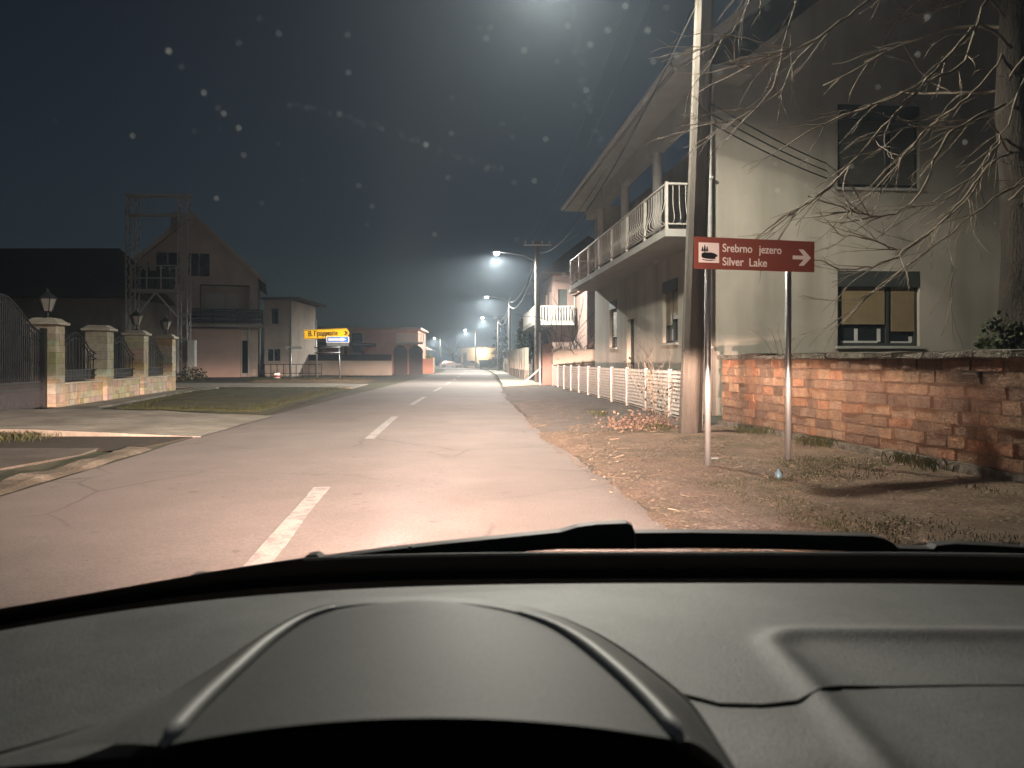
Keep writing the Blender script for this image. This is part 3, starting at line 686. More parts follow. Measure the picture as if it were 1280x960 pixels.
def cable(p, q, sag, r=0.012, m='cable', label='', n=18, group='overhead wires strung between poles'):
    p, q = Vector(p), Vector(q); b = MB()
    b.tube([p.lerp(q, i / n) - Vector((0, 0, 4 * sag * (i / n) * (1 - i / n))) for i in range(n + 1)], r, 5)
    b.build('overhead_wire', M[m], None, smooth=True, label=label, cat='wire', group=group)
P1 = [(3.12 + dx, 12.07, 8.68) for dx in (-0.65, -0.25, 0.25, 0.65)]; P2 = [(1.38 + dx, 41.6, 7.74) for dx in (-0.65, -0.25, 0.25, 0.65)]
cable(P1[0], P2[0], 0.75, 0.012, 'cable', 'overhead wire spanning from leaning pole to the strapped pole')
cable(P1[1], P2[1], 0.80, 0.012, 'cable', 'overhead wire spanning from leaning pole to the strapped pole')
cable(P1[3], P2[3], 0.9, 0.012, 'cable', 'overhead wire spanning from leaning pole to the strapped pole')
cable((3.0, 12.3, 7.0), (1.42, 41.6, 7.1), 1.1, 0.02, 'cable', 'thick sagging overhead cable in front of the beige house eave', group='thick cables')
for k_, dz in enumerate((0.0, -0.45)):
    cable((1.36, 41.9, 7.2 + dz), (-0.22, 77.9, 7.3 + dz), 0.9 + 0.2 * k_, 0.03, 'cable_pale', ('upper' if k_ == 0 else 'lower') + ' wire between strapped pole and the slim pole beyond', group='thick cables')
    cable((-0.25, 78.1, 6.9 + dz), (-1.8, 102.9, 7.0 + dz), 0.7 + 0.2 * k_, 0.04, 'cable_pale', ('upper' if k_ == 0 else 'lower') + ' wire from slim pole to the pole with crossarm', group='thick cables')
cable((1.5, 41.8, 7.3), (4.2, 31.3, 7.6), 0.35, 0.016, 'cable', 'service cable from strapped pole to beige house eave', group='service cables')
for k_, (zz, ww) in enumerate(((7.9, 'top'), (7.55, 'middle'), (7.2, 'bottom'))):
    cable((3.02, 12.3, 5.45 - 0.16 * k_), (7.2, 17.56, 5.75 - 0.17 * k_), 0.06, 0.014, 'cable', ww + ' cable from leaning pole to gable wall', group='cables from pole to gable wall')

# ------------------------------------------------------------------ brown tourist sign
def text_mesh(body, size, xs=1.0, depth=0.002, weight=0.0):
    c = bpy.data.curves.new('t', 'FONT'); c.body = body; c.size = size; c.extrude = depth; c.offset = weight
    o = bpy.data.objects.new('t', c); COL.objects.link(o)
    bpy.context.view_layer.update()
    dg = bpy.context.evaluated_depsgraph_get()
    me = bpy.data.meshes.new_from_object(o.evaluated_get(dg))
    bpy.data.objects.remove(o)
    vs = [Vector((v.co.x * xs, -v.co.z, v.co.y)) for v in me.vertices]
    fs = [tuple(p.vertices) for p in me.polygons]
    bpy.data.meshes.remove(me); return vs, fs
def lettering(parent, name, body, x, y, z, size, m, xs=1.0, width=None, weight=0.0):
    vs, fs = text_mesh(body, size, xs, weight=weight)
    if width:
        k = width / (max(v.x for v in vs) - min(v.x for v in vs)); vs = [Vector((v.x * k, v.y, v.z)) for v in vs]
    mx = min(v.x for v in vs)
    b = MB(at_xy(x - mx, y, z)); b.add(vs, fs); return b.build(name, m, parent)

sa, sbp = Vector((2.15, 8.36, 0)), Vector((3.38, 9.30, 0))
pa = at(868, 338, 8.42); pb = at(1018, 339, 8.78)
ang = math.atan2(pb.y - pa.y, pb.x - pa.x); SWd = (pb - pa).length; zb = pa.z + 0.0
SG = thing('tourist_sign', 'brown tourist direction sign with white lake pictogram and arrow on two steel posts', 'road sign', (pa.x, pa.y, 0), ang)
z0, z1 = 2.24, 2.592
q = MB(); q.box(0, SWd, 0, 0.012, z0, z1)
pan = q.build('panel', M['sign_brown'], SG)
q = MB(); q.box(0.01, SWd - 0.01, 0.0125, 0.03, z0 + 0.06, z0 + 0.09); q.box(0.01, SWd - 0.01, 0.0125, 0.03, z1 - 0.09, z1 - 0.06); q.build('rail', M['steel'], SG)
K = SWd / 150.0   # metres per photo pixel on the panel
def sx(px): return (px - 868) * K
kz = (z1 - z0) / 39.5
def sz(py): return z1 - (py - 298.0) * kz
q = MB(); q.box(sx(873), sx(897.7), -0.003, -0.0005, sz(329.6), sz(305)); sq = q.build('pictogram', M['sign_white'], pan)
q = MB()
def flat(poly, y=-0.006):  # a printed shape a hair thick
    q.prism([(sx(a), sz(b)) for a, b in poly], y, y + 0.0025)
lake = [(876.2, 320.5), (877, 318.2), (880, 317), (884, 317.2), (888, 317), (892, 318), (895.6, 320), (895.2, 322), (893, 322.6), (893.5, 324.4), (890, 325.2), (884, 325), (879, 324.4), (876.5, 323)]
flat(lake)
flat([(877, 325.3), (880, 326), (885, 326.4), (890, 326.2), (893, 325.6), (893, 326.4), (888, 327.4), (882, 327.3), (877, 326.2)])
for (tx, ty, hh, ww) in ((877.4, 315.6, 6, 1.7), (880.2, 316.2, 9, 2.0), (883, 315.6, 6.5, 1.8)):
    for j in range(3):
        yb = ty - j * hh * 0.27; flat([(tx - ww * (1 - j * .22), yb), (tx + ww * (1 - j * .22), yb), (tx, yb - hh * 0.45)], -0.006 - 0.0004 * (j + 1))
    flat([(tx - 0.3, ty + 0.9), (tx + 0.3, ty + 0.9), (tx + 0.3, ty - 0.4), (tx - 0.3, ty - 0.4)], -0.0085)
q.build('lake_drawing', M['sign_black'], sq)
lettering(pan, 'lettering', 'Srebrno', sx(902), -0.003, sz(315.4), 0.128, M['sign_white'], width=K * 36.5, weight=0.0012)
lettering(pan, 'lettering', 'jezero', sx(946.8), -0.003, sz(315.6), 0.128, M['sign_white'], width=K * 28.5, weight=0.0012)
lettering(pan, 'lettering', 'Silver', sx(902), -0.003, sz(332.2), 0.128, M['sign_white'], width=K * 26, weight=0.0012)
lettering(pan, 'lettering', 'Lake', sx(935), -0.003, sz(332.4), 0.128, M['sign_white'], width=K * 22, weight=0.0012)
q = MB(); cy_ = 319.2
q.prism([(sx(a), sz(b)) for a, b in ((989.8, cy_ - 2.4), (1004, cy_ - 2.4), (997.4, cy_ - 10.4), (1003.6, cy_ - 10.4), (1013.4, cy_), (1003.6, cy_ + 10.4), (997.4, cy_ + 10.4), (1004, cy_ + 2.4), (989.8, cy_ + 2.4))], -0.003, -0.0005)
q.build('arrow', M['sign_white'], pan)
for px in (887.5, 988.5):
    xx = sx(px) if px < 900 else sx(988.5)
    b = MB(); b.tube([(xx, 0.065, -0.05), (xx, 0.065, z1 - 0.02)], 0.034, 12); po = b.build('post', M['steel'], SG, smooth=True)
    b = MB(); b.lathe([(0.037, z1 - 0.02), (0.037, z1 - 0.005), (0.01, z1 + 0.004)], xx, 0.065, 10); b.build('cap', M['black_plastic'], po)

# ------------------------------------------------------------------ bare tree leaning over the brick wall
def branch(b, pts, r0, r1, n=6):
    k = len(pts)
    b.tube(pts, [r0 + (r1 - r0) * i / (k - 1) for i in range(k)], n, cap=True)
def wander(p, d, L, n, droop=0.0, wob=0.18):
    pts = [Vector(p)]; d = Vector(d).normalized()
    for i in range(n):
        d = (d + Vector((rnd.uniform(-wob, wob), rnd.uniform(-wob, wob), rnd.uniform(-wob, wob) + droop))).normalized()
        pts.append(pts[-1] + d * (L / n))
    return pts
def twiggy(b, pts, r, depth, spread=0.9, droop=0.02, dens=1.0, minr=0.0022, maxl=9.0):
    """a limb along pts with side shoots"""
    branch(b, pts, r, max(minr, r * 0.35), 6 if r > 0.012 else 4)
    if depth == 0: return
    L = sum((pts[i + 1] - pts[i]).length for i in range(len(pts) - 1))
    n = max(2, int(L * 3.6 * dens))
    for _ in range(n):
        i = rnd.randrange(max(1, len(pts) // 5), len(pts) - 1); q = pts[i].lerp(pts[i + 1], rnd.random())
        d = (pts[i + 1] - pts[i]).normalized()
        sd = Vector((rnd.uniform(-1, 1), rnd.uniform(-1, 1), rnd.uniform(-0.7, 0.9))) * spread
        l = min(L * rnd.uniform(0.22, 0.5), maxl * rnd.uniform(0.6, 1.1))
        twiggy(b, wander(q, d + sd * 0.75, l, max(4, int(l * 7)), droop), max(minr, r * rnd.uniform(0.33, 0.5)), depth - 1, spread, droop, dens, minr, maxl * 0.55)
T = thing('tree', 'bare winter tree with drooping twigs behind the brick wall', 'tree', (7.55, 11.3, 0))
tl = Vector((7.55, 11.3, 0))
b = MB(); tp = [(0.0, 0, -0.1), (-0.05, 0, 0.9), (-0.02, 0, 1.8), (0.05, 0.1, 2.8), (0.0, 0.1, 3.9), (-0.12, 0.1, 5.0), (-0.15, 0, 6.4), (0.0, 0, 8.2)]
b.tube(tp, [0.46, 0.40, 0.33, 0.29, 0.27, 0.23, 0.19, 0.10], 12)
for a in range(7):
    an = a * 0.9; b.tube([(0.2 * math.cos(an), 0.2 * math.sin(an), 1.2), (0.38 * math.cos(an), 0.38 * math.sin(an), 0.4), (0.62 * math.cos(an), 0.62 * math.sin(an), -0.08)], [0.10, 0.15, 0.12], 7)
b.build('trunk', M['bark'], T, smooth=True)
cr = MB(Matrix.Translation(-tl))
limbs = [  # photo-measured courses of the main limbs, each at its own distance
    ([(1262, 60, 11.0), (1225, 30, 10.4), (1180, 78, 9.8), (1130, 130, 9.4), (1085, 180, 9.1), (1035, 235, 9.0), (985, 268, 9.0)], 0.030),
    ([(1255, 20, 11.2), (1232, 0, 10.6), (1205, 75, 10.0), (1150, 105, 9.6), (1100, 128, 9.4), (1055, 145, 9.2), (1010, 165, 9.1)], 0.026),
    ([(1258, 130, 11.2), (1215, 150, 10.5), (1180, 175, 10.1), (1150, 240, 9.7), (1110, 270, 9.5), (1060, 262, 9.4), (1010, 245, 9.4)], 0.026),
    ([(1262, 190, 11.2), (1230, 215, 10.6), (1195, 260, 10.2), (1150, 300, 9.9), (1100, 330, 9.7), (1050, 335, 9.5), (1015, 322, 9.4)], 0.024),
    ([(1262, 170, 11.4), (1240, 185, 11.0), (1215, 240, 10.8), (1170, 285, 10.5), (1130, 312, 10.3), (1090, 300, 10.2), (1040, 290, 10.2)], 0.022),
    ([(1265, -60, 11.2), (1180, -70, 10.2), (1110, -20, 9.6), (1060, 20, 9.2), (1010, 55, 9.0), (960, 72, 8.9), (925, 85, 8.9)], 0.03),
    ([(1180, -70, 10.2), (1080, -80, 9.6), (1010, -30, 9.2), (980, 60, 9.0), (965, 110, 9.0), (930, 145, 9.0), (893, 152, 9.0)], 0.02),
    ([(1265, 40, 11.5), (1240, 90, 11.2), (1200, 130, 11.2), (1160, 160, 11.2), (1125, 200, 11.2), (1090, 240, 11.3), (1050, 275, 11.3)], 0.022),
    ([(1262, 250, 11.2), (1300, 215, 10.4), (1255, 240, 9.6), (1190, 290, 9.3), (1130, 335, 9.2), (1075, 380, 9.2)], 0.02),
    ([(1265, -120, 11.4), (1120, -140, 10.6), (1000, -120, 10.2), (950, -40, 9.8), (930, 20, 9.5), (905, 48, 9.4), (880, 60, 9.4)], 0.022),
    ([(1265, 200, 11.4), (1235, 150, 10.8), (1200, 160, 10.5), (1155, 158, 10.3), (1100, 165, 10.1)], 0.02),
    ([(1230, 215, 10.6), (1220, 250, 10.3), (1205, 275, 10.2), (1192, 320, 10.1), (1190, 372, 10.1)], 0.010),
    ([(1262, 100, 11.2), (1290, 60, 10.2), (1270, 130, 9.4), (1240, 190, 9.2), (1200, 235, 9.1), (1150, 262, 9.0)], 0.02),
]
for (P, r) in limbs:
    pts = [at(*p) for p in P]
    fine = []
    for i in range(len(pts) - 1):
        p0, p1, p2, p3 = pts[max(i - 1, 0)], pts[i], pts[i + 1], pts[min(i + 2, len(pts) - 1)]
        for k in range(5):
            t = k / 5
            v = 0.5 * ((2 * p1) + (p2 - p0) * t + (2 * p0 - 5 * p1 + 4 * p2 - p3) * t * t + (3 * p1 - p0 - 3 * p2 + p3) * t ** 3)
            fine.append(v + Vector((rnd.uniform(-.018, .018), rnd.uniform(-.03, .03), rnd.uniform(-.018, .018))))
    fine.append(pts[-1])
    twiggy(cr, fine, r * 0.8, 2 if r > 0.015 else 1, 0.6, -0.02, 1.0, 0.0022, 0.85)
for i in range(9):   # limbs to the far side and the top
    a = rnd.uniform(-0.9, 2.2); zz = rnd.uniform(5, 8)
    twiggy(cr, wander(tl + Vector((0, 0, zz)), (math.cos(a), math.sin(a), 0.5), rnd.uniform(2, 3.5), 12, -0.02), 0.035, 2, 0.8, 0, 0.5)
cr.build('crown', M['twig'], T, smooth=True)

def leaf_cloud(b, blobs, n, size, cols=((1, 1, 1), (0.7, 0.75, 0.6), (1.2, 1.15, 0.9)), hang=0.0):
    for _ in range(n):
        c, rr = rnd.choice(blobs)
        while True:
            v = Vector((rnd.uniform(-1, 1), rnd.uniform(-1, 1), rnd.uniform(-1, 1)))
            if 0.25 < v.length < 1.0 + 0.15 * rnd.random(): break
        p = Vector(c) + Vector((v.x * rr[0], v.y * rr[1], v.z * rr[2]))
        d = Vector((rnd.uniform(-1, 1), rnd.uniform(-1, 1), rnd.uniform(-1, 1) - hang)).normalized(); e = d.orthogonal().normalized()
        e.rotate(Matrix.Rotation(rnd.uniform(0, 6.3), 3, d)); s = size * rnd.uniform(0.6, 1.3)
        b.add([p, p + d * s * 0.5 + e * s * 0.28, p + d * s, p + d * s * 0.5 - e * s * 0.28], [(0, 1, 2, 3)], rnd.choice(cols))
    return b
iv = MB(); leaf_cloud(iv, [((-0.55, -0.3, 1.5), (0.28, 0.25, 0.4)), ((-0.5, -0.2, 1.2), (0.3, 0.25, 0.35))], 500, 0.12)
iv.M = Matrix.Translation(tl); iv.v = [tuple(Vector(v) + tl) for v in iv.v]
iv.build('ivy_bush', M['evergreen'], None, label='small ivy bush at the foot of the bare tree behind brick wall', cat='bush')

# bare shrub and dry plants along the fence and wall
def stems(name, label, cat, base, n, h, spread, m='twig', r=0.006, depth=1, group=None, dens=1.0, buds=0):
    o = thing(name, label, cat, base, 0, group); b = MB()
    tips = []
    for _ in range(n):
        a = rnd.uniform(0, 6.28); s = rnd.uniform(0, spread); L = h * rnd.uniform(0.55, 1.05)
        pts = wander((0.1 * math.cos(a), 0.1 * math.sin(a), -0.03), (math.cos(a) * s, math.sin(a) * s, 1), L, 8, -0.01, 0.16)
        twiggy(b, pts, r, depth, 0.8, 0.0, dens, 0.002); tips += pts[3:]
    b.build('stem', M[m], o, smooth=True)
    if buds:
        q = MB()
        for _ in range(buds):
            p = rnd.choice(tips) + Vector((rnd.uniform(-.08, .08), rnd.uniform(-.08, .08), rnd.uniform(-.05, .05))); s = rnd.uniform(.012, .03)
            q.lathe([(0.001, p.z - s), (s * .8, p.z - s * .3), (s * .7, p.z + s * .4), (0.001, p.z + s)], p.x, p.y, 5)
        q.build('seed_head', M['bark'], o)
    return o
stems('dry_shrub', 'dry leafless shrub with seed heads against the white fence near the pole', 'shrub', (2.62, 13.4, 0.1), 9, 1.25, 0.55, r=0.006, depth=2, buds=40)
stems('dry_shrub', 'tall thin dry weed rising above the white fence rail', 'shrub', (2.75, 15.6, 0.1), 5, 1.55, 0.4, r=0.006, depth=1, buds=20)
stems('dry_shrub', 'leafless twiggy weed growing on the brick wall top at its far end', 'weed', (4.05, 11.6, 1.3), 7, 0.6, 0.7, r=0.004, depth=1)
cl = MB()
for i in range(900):
    x = 2.2 + rnd.gauss(0, 0.28); y = 13.1 + rnd.gauss(0, 0.3); z = 0.1 + abs(rnd.gauss(0, 0.10))
    d = Vector((rnd.uniform(-1, 1), rnd.uniform(-1, 1), rnd.uniform(-.5, .6))).normalized(); e = d.orthogonal() * 0.35; s = rnd.uniform(.03, .075); p = Vector((x, y, z))
    cl.add([p, p + d * s * .5 + e * s, p + d * s, p + d * s * .5 - e * s], [(0, 1, 2, 3)], rnd.choice([(0.13, 0.08, 0.055), (0.09, 0.055, 0.04), (0.17, 0.105, 0.07)]))
cl.build('leaf_heap', M['leaf'], None, label='heap of dry brown leaves at the fence foot left of the pole', cat='leaf heap')

# ------------------------------------------------------------------ litter, leaves, grass on the verge
lv = MB(); lcols = [(0.25, 0.175, 0.12), (0.22, 0.15, 0.10), (0.17, 0.11, 0.075), (0.29, 0.21, 0.145), (0.13, 0.09, 0.06), (0.24, 0.185, 0.125)]
for i in range(42000):
    y = rnd.uniform(3.6, 14.5) if rnd.random() < 0.9 else rnd.uniform(14, 22)
    xa, xb = cx(y) + HW, wall_x(y); s_ = rnd.betavariate(1.1, 1.3)
    x = xa - 0.15 + (xb - xa + 0.1) * s_
    if mnoise.noise((x * 0.8, y * 0.8, 7)) < -0.28: continue
    z = verge_at(x, y) + rnd.uniform(0.004, 0.022)
    a = rnd.uniform(0, 6.28); L = rnd.uniform(0.012, 0.038) * (1.0 if rnd.random() < .8 else 1.8); wv = L * rnd.uniform(0.04, 0.28)
    d = Vector((math.cos(a), math.sin(a), rnd.uniform(-.15, .3))); e = Vector((-math.sin(a), math.cos(a), rnd.uniform(-.4, .4))); p = Vector((x, y, z))
    lv.add([p, p + d * L * .5 + e * wv, p + d * L, p + d * L * .5 - e * wv], [(0, 1, 2, 3)], rnd.choice(lcols))
for i in range(130):
    y = rnd.uniform(4, 13); xa, xb = cx(y) + HW, wall_x(y); x = rnd.uniform(xa + .1, xb - .1); a = rnd.uniform(0, 6.28); L = rnd.uniform(.06, .2); z = verge_at(x, y) + .012
    lv.bar((x, y, z), (x + L * math.cos(a), y + L * math.sin(a), verge_at(x + L * math.cos(a), y + L * math.sin(a)) + rnd.uniform(.01, .03)), .005, .005, rnd.choice(lcols[2:5]))
lv.build('leaves', M['leaf'], None, kind='stuff', label='fallen brown leaves and twigs strewn over the verge', cat='leaves')
gr = MB()
def tuft(x, y, z, n, h, sp, cols):
    for _ in range(n):
        a = rnd.uniform(0, 6.28); q = Vector((x + rnd.gauss(0, sp), y + rnd.gauss(0, sp), z)); hh = h * rnd.uniform(.5, 1.2); l = Vector((math.cos(a), math.sin(a), 0)) * hh * rnd.uniform(.2, .8)
        w_ = Vector((-math.sin(a), math.cos(a), 0)) * 0.004
        gr.add([q - w_, q + w_, q + l * .4 + Vector((0, 0, hh * .7)) + w_ * .6, q + l + Vector((0, 0, hh)), q + l * .4 + Vector((0, 0, hh * .7)) - w_ * .6], [(0, 1, 2, 3, 4)], rnd.choice(cols))
gc = [(1, 1, 1), (0.8, 0.85, 0.6), (1.3, 1.2, 0.9), (1.5, 1.1, 0.9)]
for i in range(1500):
    y = rnd.uniform(4.0, 11); xa, xb = cx(y) + HW, wall_x(y); x = xa + (xb - xa) * rnd.uniform(0.25, 1.0)
    if mnoise.noise((x * 0.75, y * 0.75, 1.5)) < 0.02 + 0.25 * (y > 9): continue
    tuft(x, y, verge_at(x, y), 8, 0.032, 0.07, gc)
for (x, y) in ((3.75, 11.9), (3.85, 11.5), (4.05, 10.1), (4.1, 9.8), (4.35, 8.3), (4.4, 7.9), (2.55, 12.6), (2.0, 16.3)):
    tuft(x - 0.12, y, verge_at(x, y), 60, 0.12, 0.10, gc)
gr.build('verge_grass', M['blade'], None, kind='stuff', label='short weedy grass on the right verge', cat='grass')
gr = MB()
for i in range(4200):
    u, v = rnd.random(), rnd.random() ** 1.3
    A = Vector((*lawn[0], 0)).lerp(Vector((*lawn[1], 0)), u); B = Vector((*lawn[3], 0)).lerp(Vector((*lawn[2], 0)), u); q = A.lerp(B, v)
    tuft(q.x, q.y, 0.11, 3, 0.045, 0.06, gc)
for i in range(60):
    tuft(rnd.uniform(-9.2, -7.2), rnd.uniform(11.2, 12.2), 0.02, 12, 0.10, 0.08, gc)
for i in range(120):
    tuft(rnd.uniform(-15, -9), rnd.uniform(43.5, 46.5), 0.12, 8, 0.15, 0.2, [(1.6, 1.2, 1.0), (1.2, 1.1, .8)])
gr.build('lawn_grass', M['blade'], None, kind='stuff', label='short rough grass on the left lawn and in the ditch', cat='grass')
# small litter
q = MB(); q.lathe([(0.03, 0.0), (0.034, 0.01), (0.034, 0.05), (0.012, 0.075), (0.012, 0.09)], 0, 0, 10)
q.build('plastic_cup', mat('plastic', (0.12, 0.2, 0.25), (0.1, 0.17, 0.22), 5, 0.3), None, smooth=True, loc=(2.62, 7.55, verge_at(2.62, 7.55)), label='small pale blue plastic bottle top lying on the verge', cat='litter')
q = MB()
for i in range(5):
    a = rnd.uniform(0, 6.28); q.add([(0.02 * i + .0, 0, 0.01), (0.02 * i + .02, 0.02, 0.03), (0.02 * i + .045, -0.01, 0.02), (0.02 * i + .02, -.02, 0.004)], [(0, 1, 2, 3)])
q.build('paper_scrap', M['sign_back'], None, loc=(2.32, 9.05, verge_at(2.3, 9.05)), label='torn white paper scrap on leaves behind the near sign post', cat='litter')

# ------------------------------------------------------------------ pink house with corner balcony, further right
HB = thing('house', 'pinkish house with white corner balcony beyond the strapped pole', 'house', (2.45, 46.5, 0), 0.06)
w = MB(); w.wall(0, 5.2, 0, 6.6, 0, 0.3, ((0.35, 0.9, 3.6, 5.6),)); w.M = SIDE; w.wall(0.3, 14, 0, 6.6, 0, 0.3, ((1.0, 1.7, 3.6, 5.6), (3.0, 4.2, 4.2, 5.6))); w.M = Matrix.Identity(4)
w.wall(0, 5.2, 0, 6.6, 13.7, 14); w.box(4.9, 5.2, 0.3, 13.7, 0, 6.6); w.build('wall', M['render_rose'], HB)
q = MB(); q.box(0.5, 4.8, 0.6, 13.5, 0.1, 6.4); q.build('interior', M['dark_room'], HB)
q = MB(); q.box(0.35, 0.9, 0.1, 0.16, 3.6, 5.6); q.build('balcony_door', M['frame'], HB)
q = MB(SIDE); q.box(1.0, 1.7, 0.1, 0.16, 3.6, 5.6); q.build('balcony_door', M['white_frame'], HB)
window(HB, SIDE, 3.0, 4.2, 4.2, 5.6, 0.08, M['white_frame'], (3.6,), sill=False)
q = MB()
vs = [(-0.8, -0.8, 6.55), (6.0, -0.8, 6.55), (6.0, 14.8, 6.55), (-0.8, 14.8, 6.55), (2.6, 2.6, 9.3), (2.6, 11.2, 9.3)]
q.add(vs, [(0, 1, 4), (1, 2, 5, 4), (2, 3, 5), (3, 0, 4, 5), (3, 2, 1, 0)]); q.build('roof', M['roof'], HB)
q = MB(); q.box(-1.2, 1.2, -1.0, -0.004, 3.40, 3.55); q.box(-1.2, -0.004, 0.0, 8.0, 3.40, 3.55); bl = q.build('balcony', M['soffit'], HB)
q = MB()
for (p_, r_) in (((-1.15, -0.95), (1.15, -0.95)), ((-1.15, -0.95), (-1.15, 7.9)), ((1.15, -0.95), (1.15, -0.05))):
    for z in (3.62, 4.5): q.bar((*p_, z), (*r_, z), 0.07, 0.07)
    L = math.dist(p_, r_); n = int(L / 0.16)
    for i in range(n + 1):
        s = i / n; x, y = p_[0] + (r_[0] - p_[0]) * s, p_[1] + (r_[1] - p_[1]) * s; q.box(x - .035, x + .035, y - .035, y + .035, 3.551, 4.48)
q.build('railing', M['soffit'], bl)
q = MB(); q.tube([(1.35, -0.08, 0.1), (1.35, -0.08, 6.5)], 0.05, 6); q.build('downpipe', M['render_grey'], HB)
q = MB(); q.box(1.4, 3.6, -5.0, -0.01, 0, 5.2); q.box(1.2, 3.8, -5.2, -0.012, 5.2, 5.35); q.build('side_wing', M['render_rose'], HB)

# garden in front of it: dark wall, gate post, creeper, posts of the next gardens
GW = thing('garden_wall', 'dark concrete garden wall beyond the white fence end', 'wall', (1.95, 36.6, 0), -0.04)
q = MB(); q.wall(0, 2.6, 0, 1.75, 0, 0.2); q.build('wall', M['render_grey'], GW)
q = MB(); q.box(-0.03, 2.63, -0.03, 0.23, 1.752, 1.81); q.build('coping', M['concrete'], GW)
q = MB(); q.box(-0.5, -0.06, -0.05, 0.3, 0, 2.0); q.box(-0.53, -0.03, -0.08, 0.33, 2.0, 2.08); q.build('gate_pillar', M['render_rose'], GW)
q = MB(); q.tube([(-0.62, -0.1, 0), (-0.62, -0.1, 2.6)], 0.05, 8); q.build('pipe', M['lamp_grey'], GW)
o = thing('climbing_shrub', 'tangled leafless creeper above the dark garden wall', 'shrub', (2.9, 37.6, 0)); b = MB()
for i in range(16):
    a = rnd.uniform(0, 6.28); twiggy(b, wander((rnd.uniform(-.8, .9), rnd.uniform(-.3, .3), 0.2), (rnd.uniform(-.4, .4), rnd.uniform(-.3, .3), 1), rnd.uniform(2.6, 3.6), 12, -0.03, 0.25), 0.03, 2, 0.8, -.01, 0.35, 0.008)
b.build('stem', M['bark'], o, smooth=True)
leaf_cloud(MB(), [((0, 0, 0), (0.5, 0.4, 0.45))], 500, 0.13).build('shrub', M['evergreen'], None, loc=(4.1, 31.9, 1.35), label='small dark leafy bush at the far corner of beige house', cat='bush')
CW = thing('garden_fence', 'tall pale plank fence along the pavement before the pink house', 'fence', (1.0, 47.5, 0), math.atan2(17, -1.0))
q = MB(); q.wall(0, 17, 0, 0.7, 0, 0.2); q.build('base_wall', M['concrete'], CW)
for i in range(8):
    q = MB(); q.box(i * 2.3, i * 2.3 + 0.25, -0.03, 0.22, 0, 2.1); q.build('post', M['concrete'], CW)
for i in range(7):
    q = MB()
    for k in range(10): q.box(i * 2.3 + 0.28 + k * 0.2, i * 2.3 + 0.45 + k * 0.2, 0.05, 0.09, 0.72, 1.95)
    q.build('plank_panel', M['render_tan'], CW)
leaf_cloud(MB(), [((0, 0, 2.2), (0.6, 2.4, 1.4)), ((0, 2, 1.2), (0.5, 2.2, 1.2))], 2200, 0.28).build('ivy_hedge', M['evergreen'], None, loc=(1.1, 60.0, 1.0), label='dark ivy covered hedge behind the plank fence', cat='hedge')
q = MB(); q.box(-0.25, 0.25, -0.25, 0.25, 0, 4.6); q.prism([(-.3, 4.6), (.3, 4.6), (0, 4.95)], -0.3, 0.3); q.build('gate_pillar', M['render_pink'], None, loc=(0.75, 66, 0), label='tall pink masonry pillar beside the ivy hedge', cat='pillar')
q = MB(); q.box(-.6, .6, -.4, .4, 0, 2.0); q.box(-.68, .68, -.48, .48, 2.0, 2.12); q.build('wall_pier', M['concrete'], None, loc=(0.2, 70, 0), label='squat concrete wall pier beside the slim lamp pole', cat='pillar')
q = MB(); q.bar((-0.45, 0, 0.05), (0.45, 0, 0.85), 0.12, 0.06); q.build('leaning_plank', M['white_frame'], None, loc=(1.15, 41.0, 0.1), label='white plank leaning against the strapped pole foot', cat='plank')
stems('dry_shrub', 'leafless bush at the foot of the slim lamp pole', 'shrub', (0.4, 74.0, 0), 16, 1.9, 0.6, m='bark', r=0.03, depth=1, dens=.6)
for (x, y, lab) in ((-0.7, 84, 'left twiggy bush on the pavement edge past the slim pole'), (0.9, 77, 'twiggy bush behind the squat concrete pier')):
    stems('dry_shrub', lab, 'shrub', (x, y, 0), 14, 2.4, 0.6, m='bark', r=0.03, depth=1, dens=.6)

# ------------------------------------------------------------------ left: stone fence, gate, lanterns
SFa = math.atan2(11.8, -2.24); SF0 = Vector((-11.8, 19.5, 0))
SFT = thing('stone_fence', 'cream stone garden fence of four capped pillars with iron infill', 'fence', tuple(SF0), SFa)
spal = [(0.43, 0.385, 0.28), (0.40, 0.355, 0.255), (0.46, 0.42, 0.31), (0.42, 0.355, 0.22), (0.35, 0.31, 0.22), (0.44, 0.40, 0.30), (0.40, 0.34, 0.21), (0.47, 0.43, 0.33)]
def ashlar(b, x0, x1, y0, y1, z0, z1, rows):
    """random coursed stone blocks on the faces of a box"""
    z = z0; hs = [rnd.uniform(.75, 1.3) for _ in range(rows)]; sm = sum(hs)
    for h in hs:
        hh = h / sm * (z1 - z0); x = x0
        while x < x1 - 0.01:
            L = rnd.uniform(0.16, 0.5)
            if x1 - (x + L) < 0.14: L = x1 - x
            pr = rnd.uniform(0, 0.012); g_ = 0.004
            if rnd.random() < 0.3 and hh > 0.16:
                f_ = rnd.uniform(.4, .6)
                for (za, zb_) in ((z, z + hh * f_), (z + hh * f_, z + hh)):
                    b.box(x + g_, x + L - g_, y0 - pr, y1 + pr, za + g_, zb_ - g_, tuple(q * rnd.uniform(.85, 1.12) for q in rnd.choice(spal)))
            else:
                b.box(x + g_, x + L - g_, y0 - pr, y1 + pr, z + g_, z + hh - g_, tuple(q * rnd.uniform(.85, 1.12) for q in rnd.choice(spal)))
            x += L
        z += hh
px_ = [0.0, 3.9, 7.75, 11.75]
